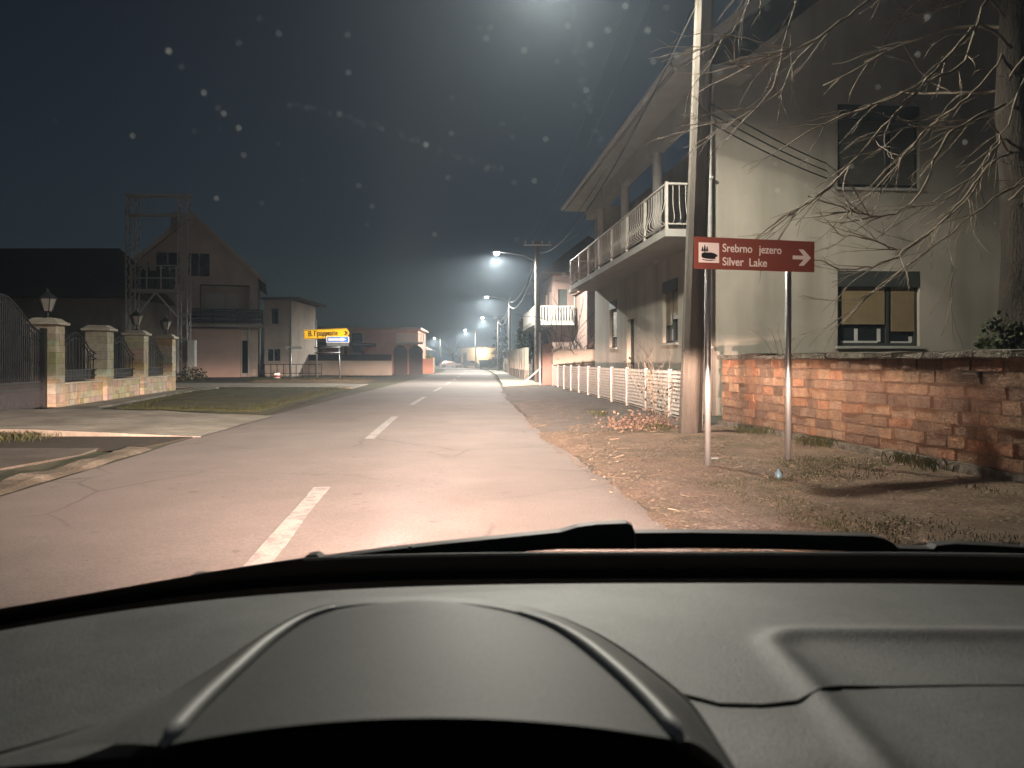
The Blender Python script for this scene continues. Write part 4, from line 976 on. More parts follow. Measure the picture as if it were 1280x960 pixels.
for x in px_:
    b = MB(); ashlar(b, x - 0.3, x + 0.3, -0.3, 0.3, -0.05, 2.15, 9); pi_ = b.build('pillar', M['stone'], SFT)
    b = MB(); b.box(x - 0.27, x + 0.27, -0.27, 0.27, -0.05, 2.14); b.build('mortar', M['mortar'], pi_)
    b = MB(); b.box(x - 0.40, x + 0.40, -0.40, 0.40, 2.152, 2.22); b.frustum(x, 0, 2.222, 2.32, 0.36, 0.36, 0.24, 0.24); b.build('cap', M['stone_cap'], pi_)
for i in range(3):
    a, c_ = px_[i] + 0.31, px_[i + 1] - 0.31
    b = MB(); ashlar(b, a, c_, -0.18, 0.18, -0.05, 0.62, 3); lw = b.build('low_wall', M['stone'], SFT)
    b = MB(); b.box(a, c_, -0.16, 0.16, -0.05, 0.615); b.build('mortar', M['mortar'], lw)
    b = MB(); b.box(a, c_, -0.22, 0.22, 0.622, 0.67); b.build('coping', M['stone_cap'], lw)
    b = MB()
    for z in (0.82, 0.98): b.bar((a, 0, z), (c_, 0, z), 0.03, 0.03)
    def top(s, off): return 1.75 + 0.28 * math.cos((s - 0.5) * 2 * math.pi) - off
    for off in (0.0, 0.16):
        pts = [(a + (c_ - a) * s / 20, 0, top(s / 20, off)) for s in range(21)]; b.tube(pts, 0.016, 5)
    n = 14
    for k in range(1, n):
        s = k / n; x = a + (c_ - a) * s; b.bar((x, 0, 0.70), (x, 0, top(s, 0)), 0.018, 0.018)
    b.box(a + 0.02, c_ - 0.02, 0.03, 0.036, 0.7, 0.98)
    b.build('iron_panel', M['dark_metal'], SFT)
def lantern(base, label, k=1.0):
    t = thing('lantern', label, 'lantern', base, 0.3, 'lanterns on the stone fence pillars')
    b = MB(); b.lathe([(0.10 * k, 0), (0.10 * k, 0.03 * k), (0.035 * k, 0.06 * k), (0.03 * k, 0.16 * k), (0.09 * k, 0.19 * k)], 0, 0, 8); b.build('stem', M['dark_metal'], t)
    b = MB(); b.lathe([(0.11 * k, 0.19 * k), (0.22 * k, 0.52 * k)], 0, 0, 6); b.build('glass', M['milk_glass'], t)
    b = MB(); b.lathe([(0.25 * k, 0.521 * k), (0.25 * k, 0.545 * k), (0.11 * k, 0.66 * k), (0.05 * k, 0.70 * k), (0.015 * k, 0.82 * k)], 0, 0, 6)
    for i in range(6):
        a = i * math.pi / 3; b.bar((0.115 * k * math.cos(a), 0.115 * k * math.sin(a), 0.19 * k), (0.225 * k * math.cos(a), 0.225 * k * math.sin(a), 0.52 * k), 0.018, 0.018)
    b.build('hood', M['dark_metal'], t)
Rz = Matrix.Rotation(SFa, 4, 'Z')
for x, lab in ((0.0, 'largest lantern, on the stone pillar beside the iron gate'), (7.75, 'dim lantern on the third stone pillar'), (11.75, 'lantern on the farthest stone pillar by the transformer mast')):
    p = SF0 + Rz @ Vector((x, 0, 0)); lantern((p.x, p.y, 2.32), lab, 0.95)
GT = thing('iron_gate', 'dark wrought iron driveway gate beside the first stone pillar', 'gate', tuple(SF0 + Rz @ Vector((-0.42, -0.05, 0))), SFa + math.pi)
b = MB(); GL = 4.6
def gtop(x): return 1.95 + 0.75 * (0.5 - 0.5 * math.cos(min(1, x / 2.2) * math.pi))
b.tube([(x * GL / 40, 0, gtop(x * GL / 40)) for x in range(41)], 0.028, 6); b.tube([(x * GL / 40, 0, gtop(x * GL / 40) - 0.16) for x in range(41)], 0.016, 6)
for z in (0.12, 0.55, 0.72): b.bar((0, 0, z), (GL, 0, z), 0.045, 0.045)
for k_ in range(0, 46):
    x = k_ * 0.1 + 0.05; b.bar((x, 0, 0.12), (x, 0, gtop(x)), 0.02, 0.02)
for k_ in range(0, 45):
    x = k_ * 0.1 + 0.1; b.bar((x, 0, 0.12), (x, 0, 0.72), 0.014, 0.014)
b.build('leaf', M['dark_metal'], GT)
b = MB(); b.box(-0.13, 0.03, -0.06, 0.06, 0, 2.05)
for z in (0.3, 0.6, 1.1, 1.7): b.box(-0.15, 0.0, -0.09, -0.061, z, z + 0.14)
b.build('gate_post', M['dark_metal'], GT)

# ------------------------------------------------------------------ pole mounted transformer
TT = thing('transformer_mast', 'steel lattice mast pair carrying a caged transformer behind the stone fence', 'transformer', (-24.7, 50, 0), 0.04)
def lattice(b, x, y, h, w):
    c = [(x + sx_ * w, y + sy_ * w) for sx_, sy_ in ((-1, -1), (1, -1), (1, 1), (-1, 1))]
    for (a, d_) in c: b.bar((a, d_, 0), (a, d_, h), 0.06, 0.06)
    n = int(h / 0.8)
    for f_ in range(4):
        p_, r_ = c[f_], c[(f_ + 1) % 4]
        for i in range(n):
            A, B = (p_, r_) if i % 2 == 0 else (r_, p_)
            b.bar((*A, h * i / n), (*B, h * (i + 1) / n), 0.04, 0.04)
for x in (0.0, 3.3):
    b = MB(); lattice(b, x, 0, 12.0, 0.3); b.build('lattice_leg', M['lattice'], TT)
    b = MB(); b.box(x - .5, x + .5, -.5, .5, -.1, 0.25); b.build('footing', M['concrete'], TT)
for z, hh in ((12.0, 0.14), (10.75, 0.1)):
    b = MB(); b.bar((-0.45, -0.3, z), (3.75, -0.3, z), 0.1, hh); b.bar((-0.45, 0.3, z), (3.75, 0.3, z), 0.1, hh); b.build('crossbeam', M['lattice'], TT)
b = MB()
for z in (5.85, 6.6, 7.4):
    for y in (-0.7, 0.7): b.bar((0.25, y, z), (3.05, y, z), 0.07, 0.07)
for x in (0.25, 1.2, 2.1, 3.05):
    for y in (-0.7, 0.7): b.bar((x, y, 5.85), (x, y, 7.4), 0.07, 0.07)
b.box(0.2, 3.1, -0.75, 0.75, 5.72, 5.80); b.build('cage', M['lattice'], TT)
b = MB(); b.box(0.75, 2.5, -0.45, 0.45, 5.85, 7.1)
for i in range(9): b.box(0.8 + i * 0.19, 0.86 + i * 0.19, -0.62, -0.451, 5.95, 6.95)
for x in (1.0, 1.6, 2.2): b.lathe([(0.1, 7.1), (0.06, 7.2), (0.1, 7.3), (0.05, 7.4), (0.03, 7.7)], x, 0, 8)
b.build('transformer', M['dumpster'], TT)
b = MB(); b.bar((1.65, -0.4, 5.7), (0.2, -0.3, 4.0), 0.1, 0.1); b.bar((1.65, -0.4, 5.7), (3.1, -0.3, 4.0), 0.1, 0.1); b.build('brace', M['lattice'], TT)
b = MB(); b.box(3.7, 4.15, -0.5, -0.1, 0.9, 2.6); b.build('cabinet', M['white_frame'], TT)
b = MB(); leaf_cloud(b, [((0, 0, 0.3), (1.2, 0.6, 0.5))], 300, 0.2); b.build('low_bush', M['evergreen'], None, loc=(-20.6, 49, 0), label='scrubby dark bush at the foot of transformer mast', cat='bush')

# ------------------------------------------------------------------ left houses
HL = thing('house', 'tall gabled house with dark balcony behind the transformer mast', 'house', (-25.0, 60, 0), 0.30)
w = MB(); w.wall(-4.4, 4.9, 0, 7.9, 0.0, 0.3, ((-2.6, -0.9, 7.2, 7.9), (0.55, 4.25, 4.3, 7.3), (3.7, 4.3, 0.3, 2.9)))
gz = lambda x: 7.9 + (4.9 - abs(x)) * 0.94
w.add([(-4.4, 0, 7.9), (-2.6, 0, 7.9), (-2.6, 0, gz(-2.6)), (-4.4, 0, gz(-4.4))], [(0, 1, 2, 3)])
w.add([(-2.6, 0, 9.7), (-0.9, 0, 9.7), (-0.9, 0, gz(-.9)), (-2.6, 0, gz(-2.6))], [(0, 1, 2, 3)])
w.add([(-0.9, 0, 7.9), (-0.3, 0, 7.9), (-0.3, 0, gz(-.3)), (-0.9, 0, gz(-.9))], [(0, 1, 2, 3)])
w.add([(-0.3, 0, 9.7), (0, 0, 9.7), (1.3, 0, 9.7), (1.3, 0, gz(1.3)), (0, 0, gz(0)), (-.3, 0, gz(-.3))], [(0, 1, 2, 3, 4, 5)])
w.add([(1.3, 0, 7.9), (4.9, 0, 7.9), (1.3, 0, gz(1.3))], [(0, 1, 2)])
w.box(-4.4, -4.1, 0.3, 11, 0, 7.9); w.box(4.6, 4.9, 0.3, 11, 0, 7.9); w.build('wall', M['render_brown'], HL)
b = MB(); b.box(-0.2, 3.6, -0.9, -0.004, 0, 3.75); b.build('porch_wall', M['render_porch'], HL)
b = MB(); b.box(-4.0, 4.5, 1.6, 10.8, 0.1, 7.7); b.build('interior', M['dark_room'], HL)
b = MB(); b.wall(0.55, 4.25, 4.3, 7.3, 1.2, 1.3); b.build('loggia_wall', M['render_brown'], HL)
for (a, c_) in ((0.9, 2.3), (2.45, 3.2)):
    b = MB(); b.box(a, c_, 1.12, 1.196, 4.35, 6.7); b.build('balcony_door', M['white_frame'], HL)
for (a, c_, z0_, z1_, lab) in ((-2.6, -0.9, 7.2, 9.7, 'attic_window'), (-0.3, 1.3, 7.9, 9.7, 'attic_window')):
    b = MB(); b.box(a, c_, 0.1, 0.2, z0_, z1_); aw = b.build(lab, M['glass'], HL)
    b = MB(); xm = (a + c_) / 2
    for (p_, q_) in (((a, z0_), (c_, z0_)), ((a, z1_), (c_, z1_)), ((a, z0_), (a, z1_)), ((c_, z0_), (c_, z1_)), ((xm, z0_), (xm, z1_))): b.bar((p_[0], 0.07, p_[1]), (q_[0], 0.07, q_[1]), 0.09, 0.05)
    b.build('frame', M['render_grey'], aw)
b = MB()
for sg in (-1, 1):
    vs = []
    for yy_ in (-0.6, 11.5):
        for (x, z) in ((0, gz(0) + 0.05), (sg * 5.5, gz(5.5) + 0.05), (sg * 5.5, gz(5.5) + 0.25), (0, gz(0) + 0.3)): vs.append((x, yy_, z))
    b.add(vs, [(0, 1, 2, 3), (7, 6, 5, 4), (0, 4, 5, 1), (2, 6, 7, 3), (1, 5, 6, 2)])
b.build('roof', M['roof'], HL)
b = MB()
for sg in (-1, 1): b.bar((0, -0.63, gz(0) + 0.15), (sg * 5.5, -0.63, gz(5.5) + 0.15), 0.05, 0.3)
b.build('barge_board', M['render_brown'], HL)
b = MB(); b.box(-1.9, -1.3, 3.0, 3.6, 9.5, 13.2); b.box(-1.97, -1.23, 2.93, 3.67, 13.2, 13.32); b.build('chimney', M['render_brown'], HL)
b = MB(); b.box(-0.3, 5.3, -1.3, -0.004, 3.9, 4.15); bl = b.build('balcony', M['render_grey'], HL)
b = MB()
b.bar((-0.25, -1.25, 5.25), (5.25, -1.25, 5.25), 0.08, 0.1)
for k_ in range(3): b.box(-0.25, 5.25, -1.27, -1.24, 4.25 + k_ * 0.32, 4.5 + k_ * 0.32)
for x in (-0.25, 1.6, 3.4, 5.25): b.box(x - .05, x + .05, -1.3, -1.2, 4.15, 5.3)
b.build('railing', M['dark_metal'], bl)
b = MB(); b.tube([(4.2, -0.05, 0), (4.2, -0.05, 3.9)], 0.08, 8); b.build('downpipe', M['white_frame'], HL)
HA = thing('house', 'low flat roofed annex with thin eave right of the tall gabled house', 'house', (-20.0, 62, 0), 0)
w = MB(); w.wall(0, 2.1, 0, 6.2, 0, 0.25, ((0.5, 1.2, 4.2, 5.6), (0.2, 1.3, 1.2, 2.3))); w.box(0, 0.2, 0.25, 8, 0, 6.2); w.box(1.9, 2.1, 0.25, 8, 0, 6.2); w.build('wall', M['render_brown'], HA)
b = MB(); b.box(-0.1, 3.0, -0.6, 8.4, 6.2, 6.38); b.build('roof', M['roof'], HA)
window(HA, Matrix.Identity(4), 0.5, 1.2, 4.2, 5.6, 0.08, M['white_frame'], ()); window(HA, Matrix.Identity(4), 0.2, 1.3, 1.2, 2.3, 0.08, M['white_frame'], (0.75,))
b = MB(); b.tube([(2.2, -0.1, 0), (2.2, -0.1, 6.2)], 0.07, 8); b.build('downpipe', M['white_frame'], HA)
b = MB(); b.bar((0, -1.5, 1.0), (5, -1.5, 1.0), 0.05, 0.05); b.bar((0, -1.5, 0.3), (5, -1.5, 0.3), 0.05, 0.05)
for i in range(11): b.bar((i * .5, -1.5, 0), (i * .5, -1.5, 1.0), 0.04, 0.04)
b.build('railing', M['dark_metal'], HA)
HC = thing('house', 'long low house with large dark hipped roof behind the iron gate', 'house', (-46.4, 53, 0), 0)
w = MB(); w.wall(0, 19.8, 0, 5.6, 0, 0.3, ((5.0, 6.4, 1.2, 3.0), (12.4, 13.8, 1.2, 3.0))); w.box(0, 0.3, 0.3, 9, 0, 5.6); w.box(19.5, 19.8, 0.3, 9, 0, 5.6); w.build('wall', M['render_grey'], HC)
b = MB(); b.box(0.5, 19.2, 1.5, 8.8, 0.1, 4.4); b.build('interior', M['dark_room'], HC)
window(HC, Matrix.Identity(4), 5.0, 6.4, 1.2, 3.0, 0.08, M['frame'], (5.7,)); window(HC, Matrix.Identity(4), 12.4, 13.8, 1.2, 3.0, 0.08, M['frame'], (13.1,))
b = MB(); b.add([(-0.7, -0.8, 5.6), (20.3, -0.8, 5.6), (20.3, 9.8, 5.6), (-0.7, 9.8, 5.6), (4, 4.5, 9.7), (17.0, 4.5, 9.7)], [(0, 1, 5, 4), (1, 2, 5), (2, 3, 4, 5), (3, 0, 4), (3, 2, 1, 0)]); b.build('roof', M['roof'], HC)

# ------------------------------------------------------------------ signs on the left
D = thing('direction_sign', 'tilted yellow town direction sign above a blue arrow plate on twin posts', 'road sign', (-11.95, 46.8, 0), 0.0)
k46 = 46.8 / 960
def lx(px): return (px - 640) * k46 + 11.95
def lz(py): return EYE - (py - 452) * k46
tilt = math.atan2(2.1, 57)
Mt = at_xy(lx(380), 0, lz(424)) @ Matrix.Rotation(tilt, 4, 'Y').inverted()
Wd, Ht = 57 * k46, 11.6 * k46
b = MB(Mt); b.prism([(0, 0), (Wd - 0.16, 0), (Wd, Ht / 2), (Wd - 0.16, Ht), (0, Ht)], 0, 0.03); pn = b.build('panel', M['sign_yellow'], D)
b = MB(Mt); e_ = 0.035
for (a, c_) in (((e_, e_), (Wd - .2, e_)), ((e_, Ht - e_), (Wd - .2, Ht - e_)), ((e_, e_), (e_, Ht - e_)), ((Wd - .2, e_), (Wd - e_ - .03, Ht / 2)), ((Wd - .2, Ht - e_), (Wd - e_ - .03, Ht / 2))):
    b.bar((a[0], -0.004, a[1]), (c_[0], -0.004, c_[1]), 0.006, 0.022)
b.prism([(Wd - 0.34, Ht * .28), (Wd - 0.22, Ht * .28), (Wd - 0.1, Ht / 2), (Wd - 0.22, Ht * .72), (Wd - 0.34, Ht * .72), (Wd - .22, Ht / 2)], -0.006, -0.002)
b.build('border', M['sign_black'], pn)
vs, fs = text_mesh('В. Градиштe', 0.42, weight=0.0); kx = (36 * k46) / (max(v.x for v in vs) - min(v.x for v in vs)); mx0 = min(v.x for v in vs)
b = MB(Mt @ at_xy(0.30, -0.004, Ht * 0.30)); 
for (ox_, oy_, oz_) in ((0, 0, 0), (0.012, -0.0045, 0.004), (-0.012, -0.009, -0.004)): b.add([Vector(((v.x - mx0) * kx + ox_, v.y + oy_, v.z + oz_)) for v in vs], fs)
b.build('lettering', M['sign_black'], pn)
b = MB(); b.box(lx(408), lx(436.5), -0.03, 0.0, lz(428.2), lz(420.6) - 0.01); bp = b.build('arrow_plate', M['sign_pale'], D, label='white edged blue plate with white arrow')
b = MB(); b.box(lx(409), lx(435.5), -0.034, -0.031, lz(427.5), lz(421.4)); bf = b.build('blue_field', M['sign_blue'], bp)
b = MB(); zc = lz(424.4); b.prism([(lx(410.5), zc - .07), (lx(427), zc - .07), (lx(427), zc - .13), (lx(433.5), zc), (lx(427), zc + .13), (lx(427), zc + .07), (lx(410.5), zc + .07)], -0.038, -0.035); b.build('arrow', M['sign_pale'], bf)
b = MB(); b.box(lx(408.5), lx(436), -0.02, 0.0, lz(432.6), lz(428.5)); b.build('blank_plate', M['sign_back'], D)
for (pa_, pb_, pt, zt) in ((396, 394.3, 396, 399), (425.2, 422.8, 424, 430)):
    b = MB(); b.tube([(lx(pa_), 0.09, 0.02), (lx(pb_), 0.09, lz(zt))], 0.045, 8); b.build('post', M['steel'], D, smooth=True)
for y in (434.4, 441.2):
    b = MB(); b.tube([(lx(392.5), 0.03, lz(y)), (lx(425.5), 0.03, lz(y - 0.6))], 0.035, 6); b.build('crossbar', M['steel'], D, smooth=True)
D2 = thing('street_sign', 'small sign seen almost edge on atop a thin post left of yellow sign', 'road sign', (-13.4, 46.6, 0), 0)
b = MB(); b.tube([(0, 0, 0), (0, 0, 2.1)], 0.035, 8); b.build('post', M['steel'], D2, smooth=True)
b = MB(); b.box(-0.35, 0.62, 0.036, 0.05, 1.98, 2.15); b.build('panel', M['sign_back'], D2)
b = MB(); b.lathe([(0.2, 0), (0.2, 0.36), (0.17, 0.40)], 0, 0, 14); bo = b.build('barrier_post', M['sign_white'], None, smooth=False, loc=(-15.9, 52.0, 0.05), label='short white bollard with red band on the left kerb', cat='bollard')
b = MB(); b.lathe([(0.204, 0.12), (0.204, 0.25)], 0, 0, 14); b.build('band', M['red_paint'], bo)

# ------------------------------------------------------------------ red rendered house in the middle distance
HM = thing('house', 'one storey reddish house with white framed window and boxed balcony', 'house', (-19.5, 75, 0), 0.03)
w = MB(); w.wall(0, 10.3, 0, 4.35, 0, 0.3, ((3.75, 4.95, 2.0, 4.1), (4.6, 4.61, 0.5, 0.51))); w.box(0, 0.3, 0.3, 9, 0, 4.35); w.box(10.0, 10.3, 0.3, 9, 0, 4.35); w.build('wall', M['render_red'], HM)
b = MB(); b.box(-0.3, 10.6, -0.4, 9.4, 4.352, 4.55); b.build('roof', M['render_pink'], HM)
b = MB(); b.box(0.5, 9.8, 1.0, 8.8, 0.1, 4.3); b.build('interior', M['dark_room'], HM)
window(HM, Matrix.Identity(4), 3.75, 4.95, 2.0, 4.1, 0.06, M['white_frame'], (), curtain=None)
b = MB(); b.box(3.82, 4.88, 0.04, 0.1, 3.0, 3.12); b.build('window_rail', M['white_frame'], HM)
b = MB(); b.box(2.6, 2.75, -0.05, -0.004, 0.2, 4.2); b.build('pilaster', M['white_frame'], HM)
b = MB(); b.add([(1.0, -2.8, 3.1), (6.2, -2.8, 2.75), (6.2, -0.01, 3.0), (1.0, -0.01, 3.3), (1.0, -2.8, 2.75), (6.2, -2.8, 2.6), (6.2, -0.01, 2.7), (1.0, -0.01, 2.85)], [(0, 1, 2, 3), (7, 6, 5, 4), (0, 4, 5, 1), (1, 5, 6, 2), (3, 7, 4, 0)]); b.build('awning', M['dark_room'], HM)
for x in (1.2, 3.6, 5.2):
    b = MB(); b.box(x, x + .25, -2.7, -2.45, 0, 2.7); b.build('awning_post', M['dark_room'], HM)
b = MB(); b.bar((5.4, -2.6, 2.0), (6.0, -2.6, 2.6), 0.08, 0.08); b.build('brace', M['red_paint'], HM)
b = MB(); b.box(8.3, 10.9, -1.3, -0.004, 2.9, 3.05); bl = b.build('balcony', M['soffit'], HM)
b = MB()
for z in (3.1, 3.9): b.bar((8.3, -1.28, z), (10.9, -1.28, z), 0.06, 0.06)
for i in range(20): b.box(8.3 + i * .135, 8.36 + i * .135, -1.3, -1.26, 3.05, 3.9)
for i in range(10): b.box(10.86, 10.9, -1.3 + i * .135, -1.26 + i * .135, 3.05, 3.9)
b.build('railing', M['white_metal'], bl)
BWL = thing('boundary_wall', 'long grey boundary wall in front of the reddish house', 'wall', (-21, 67.5, 0), 0.0)
b = MB(); b.wall(0, 10.4, 0, 1.3, 0, 0.2); b.build('wall', M['render_grey'], BWL)
b = MB(); b.box(0, 10.4, 0.05, 0.1, 1.302, 1.85); b.build('screen', M['dark_room'], BWL)
for x, lab in ((10.6, 'left arched dark iron gate leaf before the reddish house'), (11.95, 'right arched dark iron gate leaf before the reddish house')):
    b = MB(); poly = [(0, 0.05), (1.2, 0.05), (1.2, 2.0)] + [(0.6 + 0.6 * math.cos(a * math.pi / 8), 2.0 + 0.6 * math.sin(a * math.pi / 8)) for a in range(1, 8)] + [(0, 2.0)]
    b.prism(poly, 0.02, 0.05)
    for i in range(9): b.bar((0.1 + i * .125, 0, 0.05), (0.1 + i * .125, 0, 2.0 + 0.55 * math.sqrt(max(0, 1 - ((i * .125 - .5) / .6) ** 2))), 0.03, 0.03)
    for k_ in range(8):
        a0, a1 = k_ * math.pi / 8, (k_ + 1) * math.pi / 8; b.bar((.6 + .62 * math.cos(a0), 0, 2 + .62 * math.sin(a0)), (.6 + .62 * math.cos(a1), 0, 2 + .62 * math.sin(a1)), 0.07, 0.07)
    b.build('arched_gate', M['dark_metal'], None, loc=(-21 + x, 67.5, 0), label=lab, cat='gate', group='arched gates')
q = MB(); q.box(0, 1.9, 0, 0.3, 0, 1.5); q.build('low_wall', M['render_red'], None, loc=(-9.9, 78.0, 0), label='short reddish wall piece between arched gates and stone pier', cat='wall')
b = MB(); ashlar(b, -0.5, 0.5, -0.5, 0.5, 0, 1.7, 6); b.box(-.42, .42, -.42, .42, 0, 1.69, (0.2, 0.16, 0.12)); b.build('stone_pier', M['stone'], None, loc=(-9.3, 87.0, 0), label='rough stone pier at the road edge past the reddish house', cat='pillar')
leaf_cloud(MB(), [((0, 0, 1.6), (1.1, 0.7, 0.5))], 260, 0.28, ((3, 2.6, 2), (2.2, 2, 1.5))).build('dry_bush', M['evergreen'], None, loc=(-9.9, 84.0, 0), label='pale dry bush behind the rough stone pier', cat='bush')
leaf_cloud(MB(), [((0, 0, 0.9), (3.0, 0.5, 0.9)), ((3, 0, 0.8), (2.0, 0.5, 0.8))], 1300, 0.24).build('hedge', M['evergreen'], None, loc=(-17.5, 69.0, 0), label='dark hedge behind the long grey boundary wall', cat='hedge')

# ------------------------------------------------------------------ the far end of the street
FW = thing('building', 'long tan wall of a floodlit building at the end of the street', 'building', (-11.5, 168, 0), -0.02)
w = MB(); w.wall(0, 13.5, 0, 4.2, 0, 0.3, ((0.8, 1.6, 0.6, 3.2), (1.7, 1.71, 3.9, 3.91))); w.build('wall', M['render_tan'], FW)
b = MB(); b.box(-0.3, 13.8, -0.5, 7, 4.2, 4.45); b.build('roof', M['roof'], FW)
b = MB(); b.box(0.8, 1.6, 0.1, 0.2, 0.6, 3.2); b.build('door', M['frame'], FW)
b = MB(); b.box(4.7, 5.0, -0.5, -0.004, 3.75, 3.95); fl = b.build('floodlight', M['lamp_grey'], FW)
b = MB(); b.lathe([(0.1, 3.5), (0.28, 3.62), (0.28, 3.745)], 4.85, -0.4, 12); b.build('lens', M['lens_warm'], fl)
add_light('flood_light', 'POINT', (4.85, -0.9, 3.4), 700, (1.0, 0.78, 0.5), FW, 0.2)
def dumpster(x, y, label):
    t = thing('dumpster', label, 'dumpster', (x, y, 0), 0.1)
    b = MB(); b.add([(-.85, -.5, .25), (.85, -.5, .25), (.85, .5, .25), (-.85, .5, .25), (-1, -.6, 1.35), (1, -.6, 1.35), (1, .6, 1.35), (-1, .6, 1.35)], [(3, 2, 1, 0), (4, 5, 6, 7), (0, 1, 5, 4), (1, 2, 6, 5), (2, 3, 7, 6), (3, 0, 4, 7)]); b.build('body', M['dumpster'], t)
    b = MB(); b.tube([(-1.02, -.6 + .3 * i, 1.36 + .14 * math.sin(math.pi * i / 4)) for i in range(5)], .02, 5); b.add([(-1, -.62, 1.36), (1, -.62, 1.36), (1, 0, 1.5), (-1, 0, 1.5), (1, .62, 1.36), (-1, .62, 1.36)], [(0, 1, 2, 3), (3, 2, 4, 5)]); b.build('lid', M['dumpster'], t)
    for sx_ in (-.7, .7):
        for sy_ in (-.4, .4):
            b = MB(); b.lathe([(.1, 0.02), (.1, .2)], sx_, sy_, 8); b.build('wheel', M['rubber'], t)
dumpster(-4.5, 128, 'dark metal rubbish container before the floodlit tan wall')
def car_far(x, y, rz, label):
    t = thing('parked_car', label, 'car', (x, y, 0), rz, 'cars parked at the street end')
    b = MB(); prof = [(-2.1, .35), (2.1, .35), (2.15, .75), (1.2, .9), (.55, 1.4), (-1.2, 1.42), (-1.9, .95), (-2.15, .85)]
    b.prism(prof, -.8, .8); b.build('body', M['car_paint'], t)
    b = MB(); b.prism([(.95, .93), (.5, 1.34), (-1.15, 1.35), (-1.65, .98)], -.812, .812); b.build('window', M['glass'], t)
    for sx_ in (-1.3, 1.35):
        for sy_ in (-.72, .72):
            b = MB(Matrix.Translation((sx_, sy_, .32)) @ Matrix.Rotation(R(90), 4, 'X')); b.lathe([(.2, -.11), (.32, -.09), (.32, .09), (.2, .11)], 0, 0, 14); b.build('wheel', M['rubber'], t)
car_far(-12.2, 152, 0.1, 'left dark car parked below the lit bare tree')
car_far(-8.2, 157, 0.0, 'right dark car parked before the floodlit tan wall')
def bare_tree(label, x, y, h, m='twig', n=14):
    t = thing('bare_tree', label, 'tree', (x, y, 0)); b = MB(); b.tube([(0, 0, -.1), (0.05, 0, h * .25), (-0.05, .05, h * .45)], [h * .03, h * .024, h * .016], 8); b.build('trunk', M['bark'], t, smooth=True)
    b = MB()
    for i in range(n):
        a = rnd.uniform(0, 6.28); z = h * rnd.uniform(.25, .45)
        twiggy(b, wander((0, 0, z), (math.cos(a), math.sin(a), rnd.uniform(.5, 1.6)), h * rnd.uniform(.35, .55), 8, 0.02), h * .010, 2, .8, 0, .30, 0.014)
    b.build('crown', M[m], t, smooth=True); return t
bare_tree('bare tree lit by the street lamp at the road bend', -13.6, 176, 7.5)
bare_tree('dim bare tree between the lit tree and the tan wall', -10.8, 160, 6.0)
bare_tree('tall bare tree against night sky right of the tan wall', 1.5, 150, 8.0, 'bark')
def conifer(label, x, y, h, r):
    t = thing('conifer', label, 'tree', (x, y, 0), 0, 'conifers at the street end'); b = MB(); b.tube([(0, 0, 0), (0, 0, h)], [r * .09, .03], 8); b.build('trunk', M['bark'], t)
    b = MB()
    for j in range(3200):
        f_ = rnd.random() ** 1.3; rr = r * (1 - f_) ** .85 * (0.72 + 0.28 * math.sin(f_ * 46)) ; a = rnd.uniform(0, 6.28); q = rr * math.sqrt(rnd.uniform(.1, 1)); q *= 0.8 + 0.35 * mnoise.noise((a * 1.5, f_ * 9, x))
        p = Vector((q * math.cos(a), q * math.sin(a), h * (.1 + .9 * f_) - q * .35)); d = Vector((math.cos(a) + rnd.uniform(-.6, .6), math.sin(a) + rnd.uniform(-.6, .6), -.5 + rnd.uniform(-.4, .4))).normalized(); e = d.orthogonal().normalized(); s = rnd.uniform(.25, .5)
        b.add([p, p + d * s * .5 + e * s * .16, p + d * s, p + d * s * .5 - e * s * .16], [(0, 1, 2, 3)], rnd.choice([(1, 1, 1), (.7, .7, .6), (1.3, 1.2, 1)]))
    b.build('crown', M['evergreen'], t)
conifer('taller conifer behind the pole with crossarm', -1.7, 122, 8.5, 2.6)
conifer('shorter dark conifer right of the taller one', 1.4, 116, 7.5, 2.4)
leaf_cloud(MB(), [((0, 0, .9), (1.3, 1, .9))], 420, .3).build('bush', M['evergreen'], None, loc=(-2.2, 120, 0), label='rounded dark bush right of the rubbish container', cat='bush')
b = MB(); b.wall(0, 12, 0, 1.6, 0, .25); b.build('street_wall', M['concrete'], None, loc=(-1.2, 107, 0), label='low concrete wall under the conifers', cat='wall')
bl_ = thing('house', 'dim distant house left of the road bend', 'house', (-32, 186, 0)); w = MB(); w.wall(0, 12, 0, 4, 0, .3, ((2, 3.2, 1.2, 2.6), (7, 8.2, 1.2, 2.6))); w.build('wall', M['render_brown'], bl_)
b = MB(); b.prism([(-.6, 4), (12.6, 4), (6, 7)], -.5, 8); b.build('roof', M['roof'], bl_)
for x in (2, 7): window(bl_, Matrix.Identity(4), x, x + 1.2, 1.2, 2.6, .08, M['white_frame'], sill=False)

